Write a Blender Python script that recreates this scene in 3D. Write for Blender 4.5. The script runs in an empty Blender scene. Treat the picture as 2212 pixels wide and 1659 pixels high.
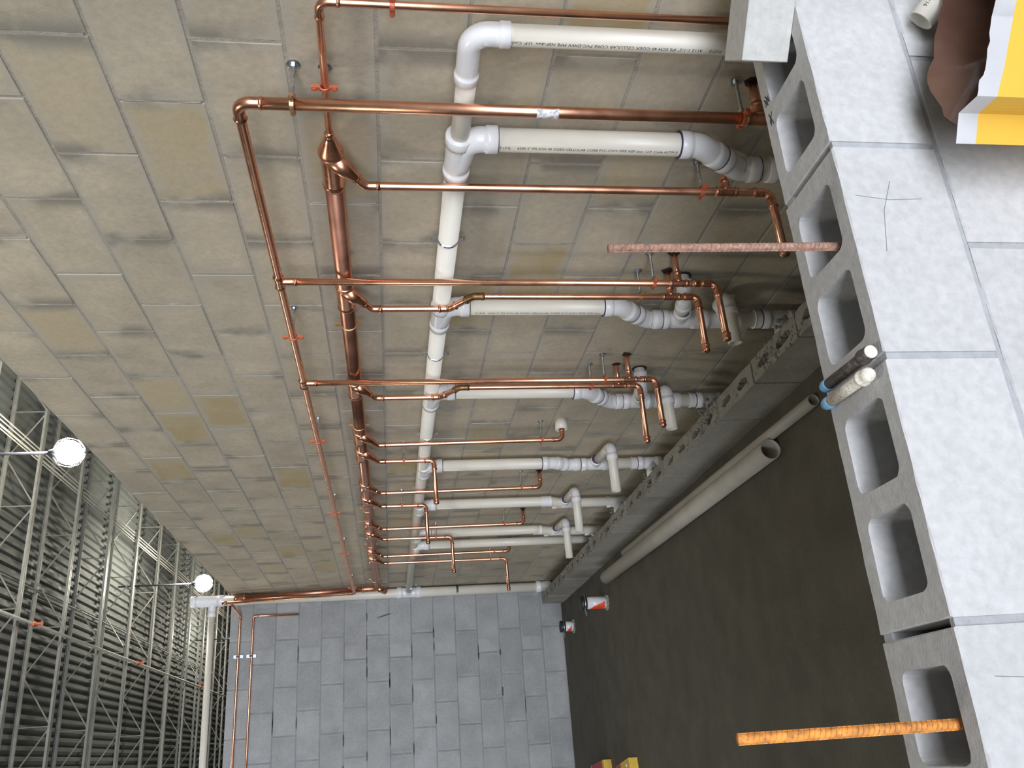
import bpy, bmesh, math, random
from mathutils import Vector, Matrix, noise
random.seed(7)
S = bpy.context.scene
COL = S.collection
PI = math.pi

# ------------------------------------------------------------------ camera
FPX, YAW, PIT, ROL, ZC = 1887.086, .400967, -.141253, -.0123954, 1.61059
WX = 1.47565          # face of the plumbing wall
FY = 8.35403          # face of the far wall
NY, NZ, NX = 1.15451, .84098, .93659   # near wall: face, top, a head joint
fw = Vector((math.sin(YAW)*math.cos(PIT), math.cos(YAW)*math.cos(PIT), math.sin(PIT)))
rt = fw.cross(Vector((0, 0, 1))).normalized(); up = rt.cross(fw)
r2 = rt*math.cos(ROL)+up*math.sin(ROL); u2 = -rt*math.sin(ROL)+up*math.cos(ROL)
cam = bpy.data.objects.new('camera', bpy.data.cameras.new('camera')); COL.objects.link(cam)
ix, iy = -u2, r2      # the phone was held on its side: picture x points down, picture up points right
M = Matrix((ix, iy, -fw)).transposed().to_4x4(); M.translation = Vector((0, 0, ZC)); cam.matrix_world = M
cam.data.sensor_width = 36; cam.data.lens = FPX/2212*36; cam.data.clip_start = .02; cam.data.clip_end = 200
S.camera = cam
S.view_settings.view_transform = 'Standard'; S.view_settings.look = 'None'
S.view_settings.gamma = 1; S.view_settings.use_curve_mapping = False
S.view_settings.exposure = 0.0

# ------------------------------------------------------------------ world and lights
w = bpy.data.worlds.new('world'); S.world = w; w.use_nodes = True
w.node_tree.nodes['Background'].inputs[0].default_value = (.62, .78, 1, 1)
w.node_tree.nodes['Background'].inputs[1].default_value = .35
def area(name, loc, rot, sx, sy, power, color):
    l = bpy.data.lights.new(name, 'AREA'); l.shape = 'RECTANGLE'; l.size = sx; l.size_y = sy; l.energy = power; l.color = color
    o = bpy.data.objects.new(name, l); COL.objects.link(o); o.location = loc; o.rotation_euler = rot; return o
area('daylight_opening', (-4.0, -8.9, 2.25), (PI/2, 0, 0), 17, 4.2, 2600, (.85, .90, 1))
LAMP_COL = (1, .93, .78)

# ------------------------------------------------------------------ materials
def newmat(name):
    m = bpy.data.materials.new(name); m.use_nodes = True; nt = m.node_tree
    b = nt.nodes['Principled BSDF']; return m, nt, b
def nd(nt, t, **k):
    n = nt.nodes.new(t)
    for a, v in k.items(): setattr(n, a, v)
    return n
def ramp(nt, fac, stops):
    r = nd(nt, 'ShaderNodeValToRGB'); e = r.color_ramp.elements
    e[0].position, e[0].color = stops[0][0], (*stops[0][1], 1)
    e[1].position, e[1].color = stops[-1][0], (*stops[-1][1], 1)
    for p, c in stops[1:-1]:
        x = e.new(p); x.color = (*c, 1)
    nt.links.new(fac, r.inputs[0]); return r.outputs[0]
def mix(nt, fac, a, b, mode='MIX'):
    n = nd(nt, 'ShaderNodeMix', data_type='RGBA', blend_type=mode)
    for sock, v in ((n.inputs[0], fac), (n.inputs[6], a), (n.inputs[7], b)):
        if hasattr(v, 'links'): nt.links.new(v, sock)
        elif isinstance(v, (int, float)): sock.default_value = v
        else: sock.default_value = (*v, 1)
    return n.outputs[2]
def nz(nt, vec, scale, detail=4, rough=.55):
    n = nd(nt, 'ShaderNodeTexNoise'); n.inputs['Scale'].default_value = scale; n.inputs['Detail'].default_value = detail
    n.inputs['Roughness'].default_value = rough; nt.links.new(vec, n.inputs['Vector']); return n.outputs[0]
def mth(nt, op, a, b=0, c=None, clamp=False):
    n = nd(nt, 'ShaderNodeMath', operation=op, use_clamp=clamp)
    for i, v in enumerate((a, b, c)):
        if v is None: continue
        if hasattr(v, 'links'): nt.links.new(v, n.inputs[i])
        else: n.inputs[i].default_value = v
    return n.outputs[0]
def mrange(nt, v, a, b, c=0, d=1):
    n = nd(nt, 'ShaderNodeMapRange'); nt.links.new(v, n.inputs[0])
    for i, x in enumerate((a, b, c, d)): n.inputs[i+1].default_value = x
    return n.outputs[0]

def concrete(name, base, var, mortar=None, half=None, axes=None, tint=None, bump=.35, pit=.5, smear=.018, rough=.92, slur=.85):
    """block or slab concrete; with half=(h0,h1) mortar is smeared over the edges of each block (local axes given)"""
    m, nt, b = newmat(name); L = nt.links
    geo = nd(nt, 'ShaderNodeNewGeometry').outputs['Position']
    tc = nd(nt, 'ShaderNodeTexCoord').outputs['Object']
    info = nd(nt, 'ShaderNodeObjectInfo').outputs['Random']
    n1 = nz(nt, geo, 5, 5); n2 = nz(nt, geo, 60, 3); n3 = nz(nt, geo, 300, 2)
    c = ramp(nt, n1, [(.3, tuple(x*(1-var) for x in base)), (.7, tuple(x*(1+var) for x in base))])
    g = mrange(nt, n2, .3, .7, .90, 1.06)
    comb = nd(nt, 'ShaderNodeCombineColor')
    for i in range(3): L.new(g, comb.inputs[i])
    c = mix(nt, 1, c, comb.outputs[0], 'MULTIPLY')
    rv = mrange(nt, info, 0, 1, .90, 1.08)
    cb = nd(nt, 'ShaderNodeCombineColor')
    for i in range(3): L.new(rv, cb.inputs[i])
    c = mix(nt, 1, c, cb.outputs[0], 'MULTIPLY')
    if tint:   # a share of the blocks is browner, patchy
        sel = mrange(nt, info, tint[1], tint[1]+.12, 0, 1)
        pat = mrange(nt, n1, .35, .6, .25, .9)
        c = mix(nt, mth(nt, 'MULTIPLY', sel, pat), c, tint[0])
    if half:
        sep = nd(nt, 'ShaderNodeSeparateXYZ'); L.new(tc, sep.inputs[0])
        d0 = mth(nt, 'SUBTRACT', half[0], mth(nt, 'ABSOLUTE', sep.outputs[axes[0]]))
        d1 = mth(nt, 'SUBTRACT', half[1], mth(nt, 'ABSOLUTE', sep.outputs[axes[1]]))
        wob = nz(nt, geo, 14, 4, .6); wide = mrange(nt, wob, .3, .75, .001, smear*2)
        e = mth(nt, 'MINIMUM', mth(nt, 'MULTIPLY', d0, .8), mth(nt, 'MULTIPLY', d1, 1.5))
        mask = mrange(nt, mth(nt, 'SUBTRACT', wide, e), -.008, .010, 0, .8)
        c = mix(nt, mask, c, mortar)
        # darker damp looking smears of mortar slurry
        pz = mrange(nt, nz(nt, geo, 4.5, 4), .47, .58, 0, slur)
        e2 = mrange(nt, d0, .010, .060, 1, 0)
        c = mix(nt, mth(nt, 'MULTIPLY', pz, e2), c, tuple(x*.55 for x in mortar))
    vo = nd(nt, 'ShaderNodeTexVoronoi'); vo.inputs['Scale'].default_value = 150; L.new(geo, vo.inputs['Vector'])
    pits = mrange(nt, mth(nt, 'ADD', vo.outputs['Distance'], mrange(nt, n2, .3, .7, 0, .5)), .10, .2, 0, 1)
    c = mix(nt, mrange(nt, pits, 0, 1, pit*.5, 0), c, tuple(x*.45 for x in base))
    L.new(c, b.inputs['Base Color']); b.inputs['Roughness'].default_value = rough
    b.inputs['Specular IOR Level'].default_value = .2
    bp = nd(nt, 'ShaderNodeBump'); bp.inputs['Strength'].default_value = bump; bp.inputs['Distance'].default_value = .003
    h = mth(nt, 'ADD', mth(nt, 'MULTIPLY', n3, .5), mth(nt, 'ADD', mth(nt, 'MULTIPLY', pits, .6), n2))
    L.new(h, bp.inputs['Height']); L.new(bp.outputs[0], b.inputs['Normal'])
    return m

def metal(name, col, rough=.25, var=.08, metallic=1, dark=None, scale=12):
    m, nt, b = newmat(name)
    geo = nd(nt, 'ShaderNodeNewGeometry').outputs['Position']
    n = nz(nt, geo, scale, 5)
    c = ramp(nt, n, [(.35, tuple(x*(1-var) for x in col)), (.65, tuple(min(1, x*(1+var)) for x in col))])
    if dark: c = mix(nt, mrange(nt, nz(nt, geo, scale*3, 4), .5, .7, 0, .8), c, dark)
    nt.links.new(c, b.inputs['Base Color']); b.inputs['Metallic'].default_value = metallic
    nt.links.new(mrange(nt, n, .3, .7, rough*.8, rough*1.3), b.inputs['Roughness']); return m
def plastic(name, col, rough=.4, var=.04, scale=8, dirt=None):
    m = metal(name, col, rough, var, 0, dirt, scale); return m

GREY = (.33, .315, .28)
M_wall = concrete('plumbing_wall_block', (.515, .446, .338), .13, (.47, .425, .345), (.198, .0968), (1, 2), ((.43, .34, .18), .85), bump=.3, pit=.25, smear=.026)
M_mort = concrete('mortar', (.43, .39, .325), .14, bump=.9, pit=.4)
M_far = concrete('far_wall_block', (.365, .37, .365), .12, (.42, .425, .42), (.198, .0968), (0, 2), bump=.2, pit=.2, smear=.008, slur=.3)
M_mortf = concrete('far_mortar', (.29, .295, .295), .2, bump=.7, pit=.3)
M_near = concrete('near_block', (.505, .495, .485), .04, bump=.35, pit=.35)
M_mortn = concrete('near_mortar', (.40, .405, .41), .08, bump=.5, pit=.3)
M_chase = concrete('chase_block', (.34, .32, .275), .12, bump=.4, pit=.4)
M_rough = concrete('rough_mortar', (.30, .285, .25), .25, bump=1.5, pit=.8)
M_floor = concrete('floor_slab', (.115, .105, .082), .16, bump=.06, pit=.05, rough=.75)
M_cu = metal('copper', (.93, .48, .31), .28, .06)
M_cud = metal('copper_fitting', (.80, .39, .25), .28, .1, dark=(.42, .2, .12))
M_brown = metal('flux_stained_fitting', (.36, .2, .1), .42, .2, dark=(.2, .12, .06))
M_big = metal('large_copper', (.62, .30, .21), .34, .08, dark=(.52, .25, .17), scale=4)
M_pvc = plastic('pvc_pipe', (.80, .75, .65), .33, .03)
M_fit = plastic('pvc_fitting', (.85, .84, .84), .25, .02)
M_dpvc = plastic('dusty_pvc', (.50, .46, .39), .5, .08)
M_prim = plastic('purple_primer', (.05, .03, .09), .5)
M_steel = metal('zinc_steel', (.62, .66, .68), .3, .1, dark=(.3, .32, .33), scale=40)
M_clamp = metal('copper_coated_clamp', (.62, .17, .085), .45, .1, .35)
M_brass = metal('brass_clamp', (.62, .38, .2), .38, .15, .8)
M_rust = metal('rusty_rebar', (.34, .19, .135), .8, .3, .15, dark=(.50, .36, .29), scale=60)
M_orust = metal('orange_rebar', (.75, .30, .06), .8, .3, .05, dark=(.30, .16, .08), scale=60)
M_black = metal('black_iron', (.07, .055, .05), .5, .3, .3, dark=(.2, .17, .15), scale=60)
M_white = metal('mortar_splashed_iron', (.62, .56, .47), .8, .15, 0, dark=(.22, .17, .13), scale=55)
M_cap = metal('mortar_caked_cap', (.82, .77, .66), .85, .1, 0, dark=(.52, .38, .24), scale=70)
M_tape = plastic('blue_tape', (.16, .36, .58), .4, .2, 60)
M_deck = metal('galvanised_deck', (.155, .168, .16), .7, .12, .1, scale=3)
M_joist = metal('grey_primed_steel', (.29, .29, .265), .5, .1, .3)
M_dark = plastic('dark_conduit', (.05, .055, .07), .5)
M_rubber = plastic('black_rubber', (.02, .02, .022), .45)
M_orange = plastic('orange_spray_paint', (.90, .07, .02), .5, .1, 50, dirt=(.60, .10, .06))
M_yel = plastic('yellow_paper', (.78, .455, .055), .5, .03, 5)
M_paper = plastic('white_paper', (.85, .85, .86), .6, .02)
M_red = plastic('dull_red_print', (.40, .06, .07), .6, .15, 20)
M_card = plastic('yellow_card', (.75, .48, .06), .6, .08, 20)
M_ink = plastic('black_ink', (.03, .03, .035), .7)
M_grime = concrete('dark_slurry', (.10, .10, .10), .3, bump=1.2, pit=.5)
M_void = plastic('hole_edge', (.03, .028, .025), .9)
M_ext = concrete('outer_wall_block', (.22, .22, .20), .1, bump=.2, pit=.2)
m, nt, b = newmat('brown_liner'); M_liner = m
geo = nd(nt, 'ShaderNodeNewGeometry').outputs['Position']
nt.links.new(ramp(nt, nz(nt, geo, 10, 3), [(.3, (.085, .04, .026)), (.7, (.13, .068, .048))]), b.inputs['Base Color'])
b.inputs['Roughness'].default_value = .16; b.inputs['Coat Weight'].default_value = .3
m, nt, b = newmat('lamp_glow'); M_glow = m
b.inputs['Base Color'].default_value = (1, 1, 1, 1); b.inputs['Emission Color'].default_value = (1, .96, .86, 1); b.inputs['Emission Strength'].default_value = 60
m, nt, b = newmat('clear_label'); M_label = m
geo = nd(nt, 'ShaderNodeNewGeometry').outputs['Position']
nt.links.new(ramp(nt, nz(nt, geo, 120, 3), [(.45, (.8, .8, .82)), (.6, (.45, .40, .40))]), b.inputs['Base Color']); b.inputs['Roughness'].default_value = .25

# ------------------------------------------------------------------ object helpers
def link(o, parent=None):
    COL.objects.link(o)
    if parent: o.parent = parent
    return o
def empty(name, label, cat, loc=(0, 0, 0), group=None):
    o = bpy.data.objects.new(name, None); o.location = loc; COL.objects.link(o)
    o['label'] = label; o['category'] = cat; o.empty_display_size = .05
    if group: o['group'] = group
    return o
def objm(name, me, mat, parent=None, loc=None, kind=None, smooth=False):
    if mat is not None and not me.materials: me.materials.append(mat)
    if smooth:
        for p in me.polygons: p.use_smooth = True
    o = bpy.data.objects.new(name, me); link(o, parent)
    if loc is not None: o.location = Vector(loc)
    if kind: o['kind'] = kind
    return o
def obj(name, bm, mat, parent=None, loc=None, kind=None, smooth=False, origin=None):
    """bm in world coordinates when parent sits at zero; origin moves the pivot"""
    me = bpy.data.meshes.new(name)
    if smooth:
        for f in bm.faces: f.smooth = True
        for e in bm.edges:
            if len(e.link_faces) == 2 and e.calc_face_angle(0) > .7: e.smooth = False
    if parent is not None and loc is None:
        off = -Vector(parent['_o']) if '_o' in parent else Vector((0, 0, 0))
        bmesh.ops.translate(bm, verts=bm.verts, vec=off)
    bm.to_mesh(me); bm.free()
    return objm(name, me, mat, parent, loc, kind)
def root(name, label, cat, loc, group=None):
    o = empty(name, label, cat, loc, group); o['_o'] = list(loc); return o
def sub(o, loc):      # remember the world origin of a part so that its children can be built in world coordinates
    o['_o'] = list(loc); return o

def box(bm, a, b_):
    a, b_ = Vector(a), Vector(b_); c = (a+b_)/2; s = b_-a
    bmesh.ops.create_cube(bm, size=1, matrix=Matrix.Translation(c) @ Matrix.Diagonal((abs(s.x), abs(s.y), abs(s.z), 1)))
    return bm
def boxes(*l):
    bm = bmesh.new()
    for a, b_ in l: box(bm, a, b_)
    return bm
def ring_frames(path):
    T = []
    n = len(path)
    for i in range(n):
        t = (path[min(i+1, n-1)]-path[max(i-1, 0)]); T.append(t.normalized() if t.length > 1e-9 else T[-1])
    a = Vector((0, 0, 1)) if abs(T[0].z) < .9 else Vector((1, 0, 0))
    u = (a-T[0]*a.dot(T[0])).normalized(); out = []
    for t in T:
        u = (u-t*u.dot(t)).normalized(); out.append((u, t.cross(u)))
    return out
def tube(bm, path, rad, seg=20, cap=True, inner=None):
    path = [Vector(p) for p in path]; F = ring_frames(path)
    if not isinstance(rad, (list, tuple)): rad = [rad]*len(path)
    rings = []
    for p, r, (u, v) in zip(path, rad, F):
        rings.append([bm.verts.new(p+u*(math.cos(2*PI*k/seg)*r)+v*(math.sin(2*PI*k/seg)*r)) for k in range(seg)])
    for a, c in zip(rings, rings[1:]):
        for k in range(seg): bm.faces.new((a[k], a[(k+1) % seg], c[(k+1) % seg], c[k]))
    if inner:      # an open pipe: the wall thickness and the bore show at both ends
        F0 = [(0, F[0]), (-1, F[-1])]
        ir = []
        for p, (u, v) in zip(path, F):
            ir.append([bm.verts.new(p+u*(math.cos(2*PI*k/seg)*inner)+v*(math.sin(2*PI*k/seg)*inner)) for k in range(seg)])
        for a, c in zip(ir, ir[1:]):
            for k in range(seg): bm.faces.new((a[k], c[k], c[(k+1) % seg], a[(k+1) % seg]))
        for k in range(seg):
            bm.faces.new((rings[0][k], ir[0][k], ir[0][(k+1) % seg], rings[0][(k+1) % seg]))
            bm.faces.new((rings[-1][k], rings[-1][(k+1) % seg], ir[-1][(k+1) % seg], ir[-1][k]))
    elif cap:
        bm.faces.new(list(reversed(rings[0]))); bm.faces.new(rings[-1])
    return bm
def fillet(pts, R, n=7):
    pts = [Vector(p) for p in pts]; out = [pts[0]]
    for i in range(1, len(pts)-1):
        a, p, c = pts[i-1], pts[i], pts[i+1]; d1 = (a-p).normalized(); d2 = (c-p).normalized()
        ang = d1.angle(d2)
        if ang > 3.1: continue
        t = min(R/math.tan(ang/2), (a-p).length*.48, (c-p).length*.48); q0, q1 = p+d1*t, p+d2*t
        cen = p+(d1+d2).normalized()*(t/math.cos(ang/2)); rr = (q0-cen).length
        v0, v1 = (q0-cen).normalized(), (q1-cen).normalized(); th = v0.angle(v1)
        for k in range(n+1):
            s = k/n; out.append(cen+(v0*math.sin((1-s)*th)+v1*math.sin(s*th))*(rr/math.sin(th)))
    out.append(pts[-1]); return out
def resample(path, step, extra=()):
    L = [0]
    for a, c in zip(path, path[1:]): L.append(L[-1]+(c-a).length)
    tot = L[-1]; ss = sorted(set([round(x, 6) for x in L]+[round(tot*k/max(1, round(tot/step)), 6) for k in range(max(1, round(tot/step))+1)]+[round(e, 6) for e in extra if 0 < e < tot]))
    out, sv, j = [], [], 0
    last = -1
    for s in ss:
        if s-last < 1e-4 and last >= 0: continue
        while j < len(L)-2 and L[j+1] < s: j += 1
        d = L[j+1]-L[j]; out.append(path[j].lerp(path[j+1], (s-L[j])/d if d > 0 else 0)); sv.append(s); last = s
    return out, sv, tot
def cu_fitting(bm, pts, r, bend=None, seg=18):
    """pressed copper fitting: sleeve with a raised bead near each end"""
    bend = bend or r*2.2
    path = fillet(pts, bend); tot = sum((a-c).length for a, c in zip(path, path[1:]))
    be = r*.55
    ex = [be-r*.35, be-r*.18, be, be+r*.18, be+r*.35]; ex += [tot-x for x in ex]
    P, sv, tot = resample(path, r*.9, ex)
    R = []
    for s in sv:
        d = min(s, tot-s); k = max(0, 1-abs(d-be)/(r*.35)); k = k*k*(3-2*k)
        R.append(r*(1.1+.22*k) if d > be else r*(1.07+.25*k))
    tube(bm, P, R, seg); return bm
def pvc_fitting(bm, pts, r, bend=None, hubs=(1, 1), seg=24, hub=None):
    """moulded fitting: body with a wider hub at each end"""
    bend = bend or r*1.7; hub = hub or r*.95
    path = fillet(pts, bend, 8); tot = sum((a-c).length for a, c in zip(path, path[1:]))
    ex = [hub, hub+.0015, .0012]; ex += [tot-x for x in ex]
    P, sv, tot = resample(path, r*.7, ex); R = []
    for s in sv:
        q = r*1.09
        if (s <= hub+1e-5 and hubs[0]) or (tot-s <= hub+1e-5 and hubs[1]): q = r*1.19
        if min(s, tot-s) < 1e-5: q -= .001
        R.append(q)
    tube(bm, P, R, seg); return bm
def prim_ring(parent, p, d, r):
    d = Vector(d).normalized(); p = Vector(p)
    bm = bmesh.new(); tube(bm, [p-d*.0016, p, p+d*.0016], [r*1.006, r*1.03, r*1.006], 24)
    return obj('primer_ring', bm, M_prim, parent, smooth=True)
def V(x, y, z): return Vector((x, y, z))

def curved_text(txt, size, axis_pt, axis_dir, u0, r, ang, mat, parent, name='pipe_lettering', length=None):
    """lettering wrapped on a pipe: runs along axis_dir, ang = direction of the text line round the pipe"""
    c = bpy.data.curves.new('t', 'FONT'); c.body = txt; c.size = size; c.resolution_u = 2
    o = bpy.data.objects.new('t', c); COL.objects.link(o); bpy.context.view_layer.update()
    me = bpy.data.meshes.new_from_object(o.evaluated_get(bpy.context.evaluated_depsgraph_get()))
    bpy.data.objects.remove(o)
    d = Vector(axis_dir).normalized(); u0 = Vector(u0); u0 = (u0-d*u0.dot(d)).normalized(); v0 = u0.cross(d)
    xscale = length/max(v.co.x for v in me.vertices) if length else 1
    off = Vector(parent['_o']) if parent is not None and '_o' in parent else Vector((0, 0, 0))
    for v in me.vertices:
        a = ang+v.co.y/r
        v.co = Vector(axis_pt)+d*(v.co.x*xscale)+(u0*math.cos(a)+v0*math.sin(a))*(r+.0005)-off
    return objm(name, me, mat, parent)

# ------------------------------------------------------------------ block meshes
def block_mesh(w_, h, d, axis, seed, bev=.004):
    """solid block, local origin at the centre of its face; face in plane of axis; slightly ragged front edge"""
    rnd = random.Random(seed); bm = bmesh.new()
    nx, nh = 5, 3; pts = []
    for i in range(nx): pts.append((-w_/2+w_*i/nx, -h/2))
    for i in range(nh): pts.append((w_/2, -h/2+h*i/nh))
    for i in range(nx): pts.append((w_/2-w_*i/nx, h/2))
    for i in range(nh): pts.append((-w_/2, h/2-h*i/nh))
    def mk(a, c, dep):
        return Vector((dep, a, c)) if axis == 'x' else Vector((a, dep, c))
    back = [bm.verts.new(mk(a, c, d)) for a, c in ((-w_/2, -h/2), (w_/2, -h/2), (w_/2, h/2), (-w_/2, h/2))]
    mid = [bm.verts.new(mk(a, c, bev)) for a, c in pts]
    fr = []
    for a, c in pts:
        k = bev*rnd.uniform(.7, 2.2)/max(abs(a), abs(c), .05); j = bev*rnd.uniform(.7, 2.0)
        fr.append(bm.verts.new(mk(a-math.copysign(min(j, abs(a)), a), c-math.copysign(min(j, abs(c)), c), 0)))
    n = len(pts)
    for i in range(n): bm.faces.new((mid[i], mid[(i+1) % n], fr[(i+1) % n], fr[i]))
    cor = [0, nx, nx+nh, 2*nx+nh, n]
    for q in range(4):
        seg = [mid[i % n] for i in range(cor[q], cor[q+1]+1)]
        bm.faces.new([back[q]]+[back[(q+1) % 4]]+list(reversed(seg)))
    bm.faces.new(fr); bm.faces.new(list(reversed(back)))
    bmesh.ops.recalc_face_normals(bm, faces=bm.faces)
    me = bpy.data.meshes.new('block'); bm.to_mesh(me); bm.free(); return me

# ------------------------------------------------------------------ floor and outer shell
f = obj('floor', boxes(((-13, -9.2, -.2), (5.2, 36, 0))), M_floor); f['kind'] = 'structure'
o = obj('wall_right', boxes(((5.0, -9.2, 0), (5.2, 36, 6.55))), M_ext); o['kind'] = 'structure'
o = obj('wall_back', boxes(((-13, 36, 0), (5.2, 36.2, 6.55))), M_ext); o['kind'] = 'structure'
o = obj('wall_left', boxes(((-13.2, -9.2, 0), (-13, 36, 6.55))), M_ext); o['kind'] = 'structure'
o = obj('wall_front', boxes(((-13, -9.4, 4.4), (5.2, -9.2, 6.55)), ((4.5, -9.4, 0), (5.2, -9.2, 4.4)), ((-13, -9.4, 0), (-12.5, -9.2, 4.4))), M_ext); o['kind'] = 'structure'

# ------------------------------------------------------------------ roof deck: panels of folded sheet, ribs run away from the camera
ceil = bpy.data.objects.new('ceiling', None); COL.objects.link(ceil); ceil['kind'] = 'structure'
ZD = 6.36; PITCH = .127
def deck_mesh():
    bm = bmesh.new(); prof = []
    for k in range(6):
        x = k*PITCH; prof += [(x, 0), (x+.045, 0), (x+.058, .045), (x+.114, .045)]
    prof.append((6*PITCH, 0))
    prof = [(a, z) for a, z in prof]
    y0, y1 = -9.3, 36
    A_ = [bm.verts.new((a, y0, z)) for a, z in prof]; B_ = [bm.verts.new((a, y1, z)) for a, z in prof]
    for i in range(len(prof)-1): bm.faces.new((A_[i], B_[i], B_[i+1], A_[i+1]))
    C_ = [bm.verts.new((a, y0, z+.004)) for a, z in prof]; D_ = [bm.verts.new((a, y1, z+.004)) for a, z in prof]
    for i in range(len(prof)-1): bm.faces.new((C_[i], C_[i+1], D_[i+1], D_[i]))
    me = bpy.data.meshes.new('deck_panel'); bm.to_mesh(me); bm.free(); me.materials.append(M_deck); return me
dm = deck_mesh(); x = 5.0-6*PITCH
while x > -13.3:
    o = bpy.data.objects.new('deck_panel', dm); link(o, ceil); o.location = (x, 0, ZD); x -= 6*PITCH
obj('roof_slab', boxes(((-13.2, -9.4, ZD+.06), (5.2, 36.2, ZD+.2))), M_ext, ceil)

# ------------------------------------------------------------------ bar joists
ZB = 5.92; XE = 4.43
def angle_pair(bm, x0, x1, z, up_):
    s = 1 if up_ else -1
    for sg in (-1, 1):
        box(bm, (x0, sg*.006, z), (x1, sg*.042, z+s*.005)); box(bm, (x0, sg*.006, z), (x1, sg*.011, z+s*.042))
bm = bmesh.new(); angle_pair(bm, -9, XE, ZB, True); JB = bpy.data.meshes.new('bottom_chord'); bm.to_mesh(JB); bm.free(); JB.materials.append(M_joist)
bm = bmesh.new(); angle_pair(bm, -9, 5.0, ZD-.004, False); box(bm, (4.88, -.06, ZD-.075), (5.0, .06, ZD-.045)); JT = bpy.data.meshes.new('top_chord'); bm.to_mesh(JT); bm.free(); JT.materials.append(M_joist)
bm = bmesh.new(); x = XE-.03; P_ = .62; tube(bm, [(XE-.03, 0, ZB+.01), (4.95, 0, ZD-.02)], .011, 8)
while x > -8.6:
    tube(bm, [(x, 0, ZB+.01), (x, 0, ZD-.02)], .008, 6); tube(bm, [(x, 0, ZB+.01), (x-P_, 0, ZD-.02)], .010, 6); tube(bm, [(x-P_, 0, ZD-.02), (x-2*P_, 0, ZB+.01)], .010, 6)
    x -= 2*P_
JW = bpy.data.meshes.new('web'); bm.to_mesh(JW); bm.free(); JW.materials.append(M_joist)
ordn = ['nearest', 'second', 'third', 'fourth', 'fifth', 'sixth', 'seventh', 'eighth', 'ninth', 'tenth', 'eleventh', 'twelfth', 'thirteenth', 'fourteenth', 'fifteenth', 'sixteenth', 'seventeenth', 'eighteenth', 'nineteenth', 'twentieth']
n = 0
for k in range(-2, 17):
    y = 11.1+1.52*k
    vis = y > 7.9
    lab = 'grey steel bar joist of the roof, %s joist in view counting from the camera' % ordn[min(n, 19)] if vis else 'grey steel bar joist of the roof overhead, out of the picture'
    if vis: n += 1
    r = empty('roof_joist', lab, 'joist', (0, y, 0), 'bar joists under the roof deck')
    for nm, me in (('bottom_chord', JB), ('top_chord', JT), ('web', JW)):
        o = objm(nm, me, None, r)
        if nm == 'web': o['kind'] = 'stuff'
# bridging and sprinkler piping that run along the deck
def thin_run(name, label, cat, p0, p1, r, mat, group=None):
    bm = bmesh.new(); tube(bm, [p0, p1], r, 10); t = root(name, label, cat, p0, group)
    obj('pipe', bm, mat, t, smooth=True); return t
M_spr = metal('white_painted_pipe', (.42, .41, .36), .45, .1, .1)
t = thin_run('sprinkler_pipe', 'thin pale sprinkler pipe running across the joists, with red couplings', 'pipe', V(1.8, 6, ZB-.03), V(1.8, 35, ZB-.03), .017, M_spr)
for yy in (11.5, 16.2, 21.5, 27):
    bm = bmesh.new(); tube(bm, [(1.8, yy-.06, ZB-.03), (1.8, yy+.06, ZB-.03)], .034, 12); tube(bm, [(1.8, yy, ZB-.03), (1.8, yy, ZB-.12)], .018, 10); tube(bm, [(1.8, yy, ZB-.12), (1.8, yy, ZB-.128)], .035, 12)
    c = obj('red_coupling', bm, M_clamp, t); c['label'] = 'small red sprinkler coupling'
t = thin_run('conduit_bundle', 'pale run of conduits strapped along the roof joists behind the hanging lamps', 'conduit', V(3.8, 6, ZB+.06), V(3.8, 35, ZB+.06), .013, M_spr)
for dx in (.05, .10, -.05):
    bm = bmesh.new(); tube(bm, [(3.8+dx, 6, ZB+.05), (3.8+dx, 35, ZB+.05)], .008, 8); obj('pipe', bm, M_spr, t, smooth=True)
for xx in (-2.6, -.2, 2.4):
    thin_run('joist_bridging', ['thin steel bridging bar tying the joists, out of the picture to one side', 'thin dark bridging bar tying the joists near the picture foot', 'thin dark bridging bar tying the joists between sprinkler pipe and conduits'][[-2.6, -.2, 2.4].index(xx)], 'bar', V(xx, 2, ZD-.06), V(xx, 35, ZD-.06), .012, M_joist)

# ------------------------------------------------------------------ lamps
def lamp(x, y, z, label, power, up_=230):
    t = root('pendant_lamp', label, 'lamp', (x, y, z), 'bright work lamps hanging from the joists')
    bm = bmesh.new(); tube(bm, [(x, y, z+.16), (x, y, ZD-.01)], .016, 10); obj('stem', bm, M_dark, t, smooth=True)
    bm = bmesh.new(); tube(bm, [(x, y, z+.09), (x, y, z+.13), (x, y, z+.2)], [.055, .05, .03], 16); obj('housing', bm, M_dark, t, smooth=True)
    bm = bmesh.new(); bmesh.ops.create_uvsphere(bm, u_segments=20, v_segments=12, radius=.13, matrix=Matrix.Translation((x, y, z))); obj('bulb', bm, M_glow, t, smooth=True)
    bm = bmesh.new()
    for k in range(6):
        a = PI*k/6; tube(bm, fillet([V(x+.16*math.cos(a)*math.sin(q), y+.16*math.sin(a)*math.sin(q), z-.16*math.cos(q)) for q in [j*PI/5-PI*.9 for j in range(10)]], .05, 3), .0025, 5)
    obj('wire_guard', bm, M_steel, t)
    l = bpy.data.lights.new('lamp_light', 'SPOT'); l.spot_size = math.radians(158); l.spot_blend = .3; l.energy = power; l.color = LAMP_COL; l.shadow_soft_size = .45
    lo = bpy.data.objects.new('lamp_light', l); COL.objects.link(lo); lo.location = (x, y, z-.22)
    l2 = bpy.data.lights.new('lamp_uplight', 'POINT'); l2.energy = up_; l2.color = LAMP_COL; l2.shadow_soft_size = .1
    lo = bpy.data.objects.new('lamp_uplight', l2); COL.objects.link(lo); lo.location = (x+.17, y, z+.1)
LP = 200
lamp(3.17, 9.16, 4.91, 'glaring white lamp on a dark stem, the nearer and higher of the two in view', LP)
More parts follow.
